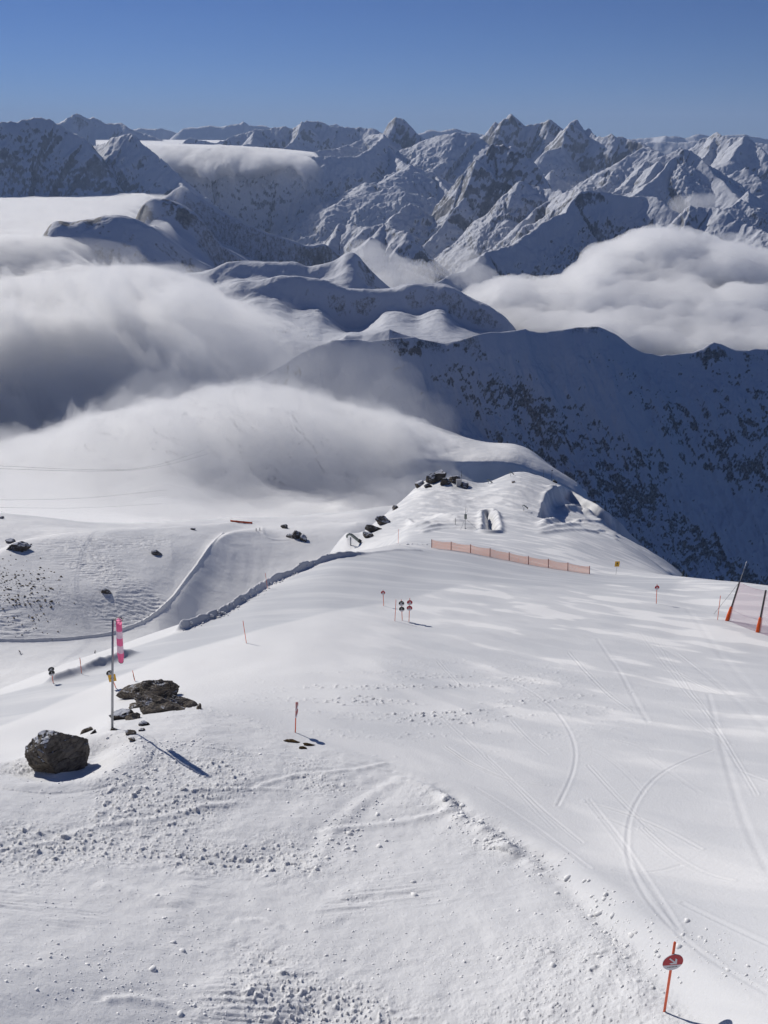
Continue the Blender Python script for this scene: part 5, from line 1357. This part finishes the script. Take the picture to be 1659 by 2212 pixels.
# rocks of the far ridge
G_RDG = 'rocks of the ridge beyond the plateau'
for i, (u, v, a, b_, c, lb, ry) in enumerate(((936,1040,2.3,1.8,2.4,'dark snow-topped rock at the left of the ridge crown',-.2), (950,1037,2.1,1.8,2.9,'tallest dark rock crowning the ridge',.15), (961,1045,1.7,1.4,1.6,'low rock on the right side of the ridge crown',.35), (905,1050,1.7,1.4,1.4,'left outlying rock below the rocky top',-.3), (925,1052,1.5,1.1,.9,'rock on the snow between the outlier and the crown rock',.3), (965,1046,.9,.8,1.0,'upright little rock right of the crown rock',0), (983,1040,2.2,1.5,1.5,'dark crag behind the equipment cabinet',.3), (1002,1050,2.0,1.6,1.3,'dark crag at the right foot of the cabinet',.4),
     (853,1100,1.3,1.1,1.2,'uppermost rock of the chain on the left flank',-.5), (828,1132,2.6,1.2,1.9,'steep middle crag of the chain on the left flank',-.6), (808,1148,2.4,1.2,1.6,'second crag of the chain above the curved pipe',-.5), (796,1160,1.8,1.2,1.3,'lowest crag of the chain nearest the curved pipe',-.5))):
    kz_ = 1.15 if u > 860 else 1.0
    tag(rock('ridge_rock', on(u, v, c*.25, None, 190 if u > 860 else 150), (a*kz_, b_*kz_, c*kz_), 100+i, M_farrock, (0, ry, .3*i), 16, 5, .16), lb, 'rock', G_RDG)
G_VAL = 'rocks scattered over the left valley'
for i, (u, v, a, c, lb) in enumerate(((338,1197,2.6,1.6,'lone dark rock in the middle of the tracked valley slope'), (228,1280,2.3,1.5,'lone rock on the lower tracked slope above the windsock'), (42,1187,5.0,2.6,'dark rock pile near the left edge, lower part'), (22,1172,3.4,1.8,'dark rock pile near the left edge, upper part'), (640,1160,5.0,3.2,'largest rock of the cluster beside the far piste'), (655,1166,3.2,2.4,'right rock of the cluster beside the far piste'), (615,1141,2.6,2.0,'upper left rock of the cluster beside the far piste'), (628,1160,2.6,1.6,'left rock of the cluster beside the far piste'), (416,1144,1.5,.8,'tiny rock on the crest above the tracked slope'), (3,1120,1.8,1.0,'tiny rock on the upper left crest'))):
    tag(rock('valley_rock', on(u, v, c*.25, V, 280), (a, a*.7, c), 130+i, M_farrock, (0, .25, .4*i), 16, 5, .2), lb, 'rock', G_VAL)

# ---------------------------------------------------------------- loose snow and stones: nobody could count them
def scatter(name, P, pts, sizes, mat, seed, sub=1, squash=.7, label=None, cat='snow lumps', sink=.15):
    rs = np.random.RandomState(seed)
    bm = bmesh.new(); bmesh.ops.create_icosphere(bm, subdivisions=sub, radius=1.0)
    bv = np.array([[*v.co] for v in bm.verts]); bf = np.array([[v.index for v in f.verts] for f in bm.faces]); bm.free()
    n = len(pts); m = len(bv)
    vr = 1+rs.uniform(-.28, .28, (n, m))
    a = rs.uniform(0, 6.28, n)
    sc = np.stack([rs.uniform(.8, 1.4, n), rs.uniform(.7, 1.1, n), squash*rs.uniform(.7, 1.3, n)], -1)*sizes[:, None]
    v = bv[None]*vr[..., None]*sc[:, None]
    x = v[..., 0]*np.cos(a)[:, None]-v[..., 1]*np.sin(a)[:, None]; y = v[..., 0]*np.sin(a)[:, None]+v[..., 1]*np.cos(a)[:, None]
    z = P.sample(pts[:, 0], pts[:, 1])
    co = np.stack([x+pts[:, :1], y+pts[:, 1:2], v[..., 2]+(z+sizes*sink)[:, None]], -1).reshape(-1, 3)
    f = (bf[None]+(np.arange(n)*m)[:, None, None]).reshape(-1, 3)
    me = bpy.data.meshes.new(name)
    me.vertices.add(len(co)); me.vertices.foreach_set('co', co.astype(np.float32).ravel())
    me.loops.add(len(f)*3); me.loops.foreach_set('vertex_index', f.astype(np.int32).ravel())
    me.polygons.add(len(f)); me.polygons.foreach_set('loop_start', np.arange(0, len(f)*3, 3, dtype=np.int32))
    me.update(calc_edges=True); me.materials.append(mat)
    o = link(bpy.data.objects.new(name, me)); tag(o, label, cat, kind='stuff'); return o
M_lump = plain('loose_snow', (0.87,0.87,0.86), .75, nz=.02)
M_lump.node_tree.nodes['Principled BSDF'].inputs['Subsurface Weight'].default_value = 0.0
def pick(P, F, n, seed, rmax, rmin=9):
    """random ground points with density F per unit of ground as seen (log-polar cells)"""
    rs = np.random.RandomState(seed); W = F*(P.R < rmax)*(P.R > rmin)
    W = np.clip(W, 0, None).ravel(); c = np.cumsum(W); c /= c[-1]
    k = np.searchsorted(c, rs.rand(n)); k = np.minimum(k, len(c)-1)
    i, j = np.unravel_index(k, P.X.shape)
    a = P.az[i]+(rs.rand(n)-.5)*(P.az[1]-P.az[0]); r = P.r[j]*np.exp((rs.rand(n)-.5)*(P.lr[1]-P.lr[0]))
    return np.stack([r*np.sin(a), r*np.cos(a)], -1)
dens = rough_reg*sstep(-.15, .5, fbm(G.X, G.Y, 3.2, 4, 1201)+.25*n_patch)*(G.R > 10)*sstep(46, 36, G.R)
pts = pick(G, dens+.22*rough_reg*sstep(46, 36, G.R), 19000, 1, 46)
rs = np.random.RandomState(3); sz = np.clip(np.exp(rs.randn(len(pts))*.62-4.45), .005, .12)
scatter('snow_lumps', G, pts, sz, M_lump, 2, sink=-.15, squash=.65, label='scattered small lumps of crusty snow over the rough mound')
edge_line = [(960,1725),(980,1765),(1060,1800),(1090,1835),(1200,1890),(1330,2000),(1450,2100)]
def along(uv, n, spread, seed, P=None):
    rs = np.random.RandomState(seed); q = np.array([[*ground(u, v, P)[:2]] for u, v in uv]); t = rs.rand(n)*(len(q)-1)
    p = np.stack([np.interp(t, range(len(q)), q[:, i]) for i in (0, 1)], -1); return p+rs.randn(n, 2)*spread
pts = np.concatenate([along(edge_line, 500, .45, 5), along([(270,1590),(330,1625),(300,1690),(260,1720)], 260, .55, 6), along([(340,1610),(420,1605),(560,1640)], 120, .4, 7), along([(680,1880),(720,1800),(790,1730)], 300, .7, 8), along([(1480,2010),(1560,2075),(1659,2130)], 160, .3, 9)])
rs = np.random.RandomState(4); sz = np.clip(np.exp(rs.randn(len(pts))*.6-3.5), .010, .13); sz[-160:] *= .5
scatter('snow_clods', G, pts, sz, M_lump, 12, sink=-.1, label='bigger snow clods thrown up along the mound edge and footprints')
pts = along([(395,1362),(480,1330),(545,1290),(585,1262),(640,1238),(700,1206),(760,1190),(860,1176),(930,1177)], 260, .35, 15)
rs = np.random.RandomState(5); sz = np.clip(np.exp(rs.randn(len(pts))*.5-2.6), .03, .2)
scatter('bank_clods', G, pts, sz, M_lump, 16, label='ploughed snow clods along the bank above the left lane')
pts = np.concatenate([pick(V, np.exp(-((V.A-math.radians(-25.6))/.035)**2-((V.R-342)/20)**2)+.0, 420, 21, 420, 280)])
rs = np.random.RandomState(6); sz = np.clip(np.exp(rs.randn(len(pts))*.5-1.4), .12, .7)
scatter('bare_tussocks', V, pts, sz, plain('dry_tussock', (0.16, 0.125, 0.075), .9, nz=.4, sc=.5), 22, squash=.6, label='brown tussocks and stones showing through snow at the left edge', cat='tussocks')

# ---------------------------------------------------------------- trees on the rim
M_needle = plain('dark_needles', (0.035, 0.055, 0.035), .9, nz=.4, sc=2)
M_bark = plain('bark', (0.08, 0.055, 0.04), .9, nz=.2)
def spruce(u, vt, r, label, seed):
    rs = random.Random(seed)
    T = at(u, vt, r); z0 = float(G.sample(np.array(T.x), np.array(T.y))); z0 = max(z0, T.z-7.0); H = T.z-z0
    e = empty('spruce_tree', (T.x, T.y, z0))
    tube('trunk', [(0,0,-.3),(0,0,H*.9)], [.03*H, .008*H], M_bark, e, 7)
    V_, F_ = [], []
    for l in range(16):
        t = l/15.0; zc = H*(.10+.88*t); rad = H*.24*(1-t)**.8+.06
        for b in range(9):
            a = rs.random()*6.28; rr = rad*rs.uniform(.6, 1.15)
            for s in range(3):
                f0 = s/3; f1 = (s+1.25)/3; w = rad*.22*(1-.5*f0)
                c, sn = math.cos(a), math.sin(a)
                p0 = Vector((c*rr*f0, sn*rr*f0, zc-.22*rr*f0)); p1 = Vector((c*rr*f1, sn*rr*f1, zc-.5*rr*f1))
                nrm = Vector((-sn, c, rs.uniform(-.5, .5)))*w
                i = len(V_); V_ += [p0-nrm*.6, p0+nrm*.6, p1]; F_.append((i, i+1, i+2))
    mesh_obj('crown', V_, F_, M_needle, e)
    tag(e, label, 'spruce', 'small spruces at the plateau rim'); return e
spruce(1477, 1229, 150, 'small dark spruce on the rim left of its neighbour', 1)
spruce(1484, 1234, 146, 'smaller dark spruce on the rim right of its neighbour', 2)

# ---------------------------------------------------------------- skiers
def skin_col(name, c): return plain(name, c, .7, spec=.2)
M_cl = {k: skin_col('jacket_'+k, c) for k, c in dict(dark=(.03,.035,.05), green=(.10,.20,.12), navy=(.03,.05,.12), grey=(.12,.12,.13)).items()}
M_skin = skin_col('skin', (.55,.35,.26)); M_helm = plain('helmet', (.05,.05,.06), .3); M_ski = plain('ski_base', (.08,.08,.10), .4)
def skier(loc, head, jacket, trousers, label, lean=.18, crouch=.85):
    e = empty('person', loc); e.rotation_euler = (0, 0, head)
    kz = .50*crouch; hz_ = .93*crouch; sh = hz_+.50
    J = {'pel':(0,.02,hz_),'sp':(0,.08+lean*.3,hz_+.25),'ch':(0,.12+lean*.6,sh-.04),'nk':(0,.17+lean*.8,sh+.07),'hd':(0,.22+lean,sh+.20),'hd2':(0,.23+lean,sh+.29)}
    E = [('pel','sp'),('sp','ch'),('ch','nk'),('nk','hd'),('hd','hd2')]
    Rr = {'pel':.15,'sp':.15,'ch':.16,'nk':.065,'hd':.105,'hd2':.085}
    for s, n in ((-1,'l'),(1,'r')):
        J.update({'hp'+n:(s*.10,.0,hz_-.06),'kn'+n:(s*.14,.16,kz),'an'+n:(s*.14,-.04,.12),'to'+n:(s*.14,.16,.07),'sh'+n:(s*.20,.12+lean*.6,sh-.02),'el'+n:(s*.30,.16+lean*.6,sh-.28),'wr'+n:(s*.27,.40+lean*.6,sh-.36),'hn'+n:(s*.27,.49+lean*.6,sh-.36)})
        E += [('pel','hp'+n),('hp'+n,'kn'+n),('kn'+n,'an'+n),('an'+n,'to'+n),('ch','sh'+n),('sh'+n,'el'+n),('el'+n,'wr'+n),('wr'+n,'hn'+n)]
        Rr.update({'hp'+n:.11,'kn'+n:.075,'an'+n:.06,'to'+n:.055,'sh'+n:.085,'el'+n:.06,'wr'+n:.045,'hn'+n:.05})
    names = list(J); me = bpy.data.meshes.new('body'); me.from_pydata([J[k] for k in names], [(names.index(a), names.index(b)) for a, b in E], [])
    o = bpy.data.objects.new('body', me); scene.collection.objects.link(o)
    md = o.modifiers.new('s', 'SKIN')
    for i, k in enumerate(names): me.skin_vertices[0].data[i].radius = (Rr[k], Rr[k]); me.skin_vertices[0].data[i].use_root = (k == 'pel')
    o.modifiers.new('u', 'SUBSURF').levels = 2
    m2 = bpy.data.meshes.new_from_object(o.evaluated_get(bpy.context.evaluated_depsgraph_get())); bpy.data.objects.remove(o)
    m2.materials.clear(); m2.materials.append(M_cl[jacket]); m2.materials.append(M_cl[trousers]); m2.materials.append(M_skin)
    for p in m2.polygons: p.material_index = 2 if p.center.z > sh+.06 else (1 if p.center.z < hz_+.02 else 0); p.use_smooth = True
    link(bpy.data.objects.new('body', m2), e)
    bm = bmesh.new(); bmesh.ops.create_uvsphere(bm, u_segments=14, v_segments=9, radius=.135, matrix=Matrix.Translation((0,.21+lean,sh+.27)))
    hm = bpy.data.meshes.new('helmet'); bm.to_mesh(hm); bm.free(); hm.materials.append(M_helm); link(bpy.data.objects.new('helmet', hm), e)
    for s in (-1, 1):
        tube('ski', [(s*.14,-.75,.03),(s*.14,.7,.03),(s*.14,.88,.08),(s*.14,.95,.15)], [.045,.045,.04,.02], M_ski, e, 6)
        tube('ski_pole', [(s*.27,.50+lean*.6,sh-.34),(s*.42,-.15,.05)], .012, M_ski, e, 5)
    tag(e, label, 'skier', 'skiers on the pistes'); return e
skier(ground(45,1413,V,200), math.radians(100), 'dark', 'navy', 'skier in dark clothes skiing at the far left edge')
skier(ground(205,1414,V,200), math.radians(-80), 'dark', 'dark', 'skier in black between the far left skier and the windsock', .1, .97)
skier(ground(382,1378,V,200), math.radians(150), 'green', 'grey', 'lone skier in green on the piste right of the windsock', .25, .8)
skier(ground(554,1147,V,400), math.radians(40), 'dark', 'grey', 'left one of two distant figures beside the far rocks', .05, 1.0)
skier(ground(561,1146,V,400), math.radians(-40), 'navy', 'dark', 'right one of two distant figures beside the far rocks', .05, 1.0)
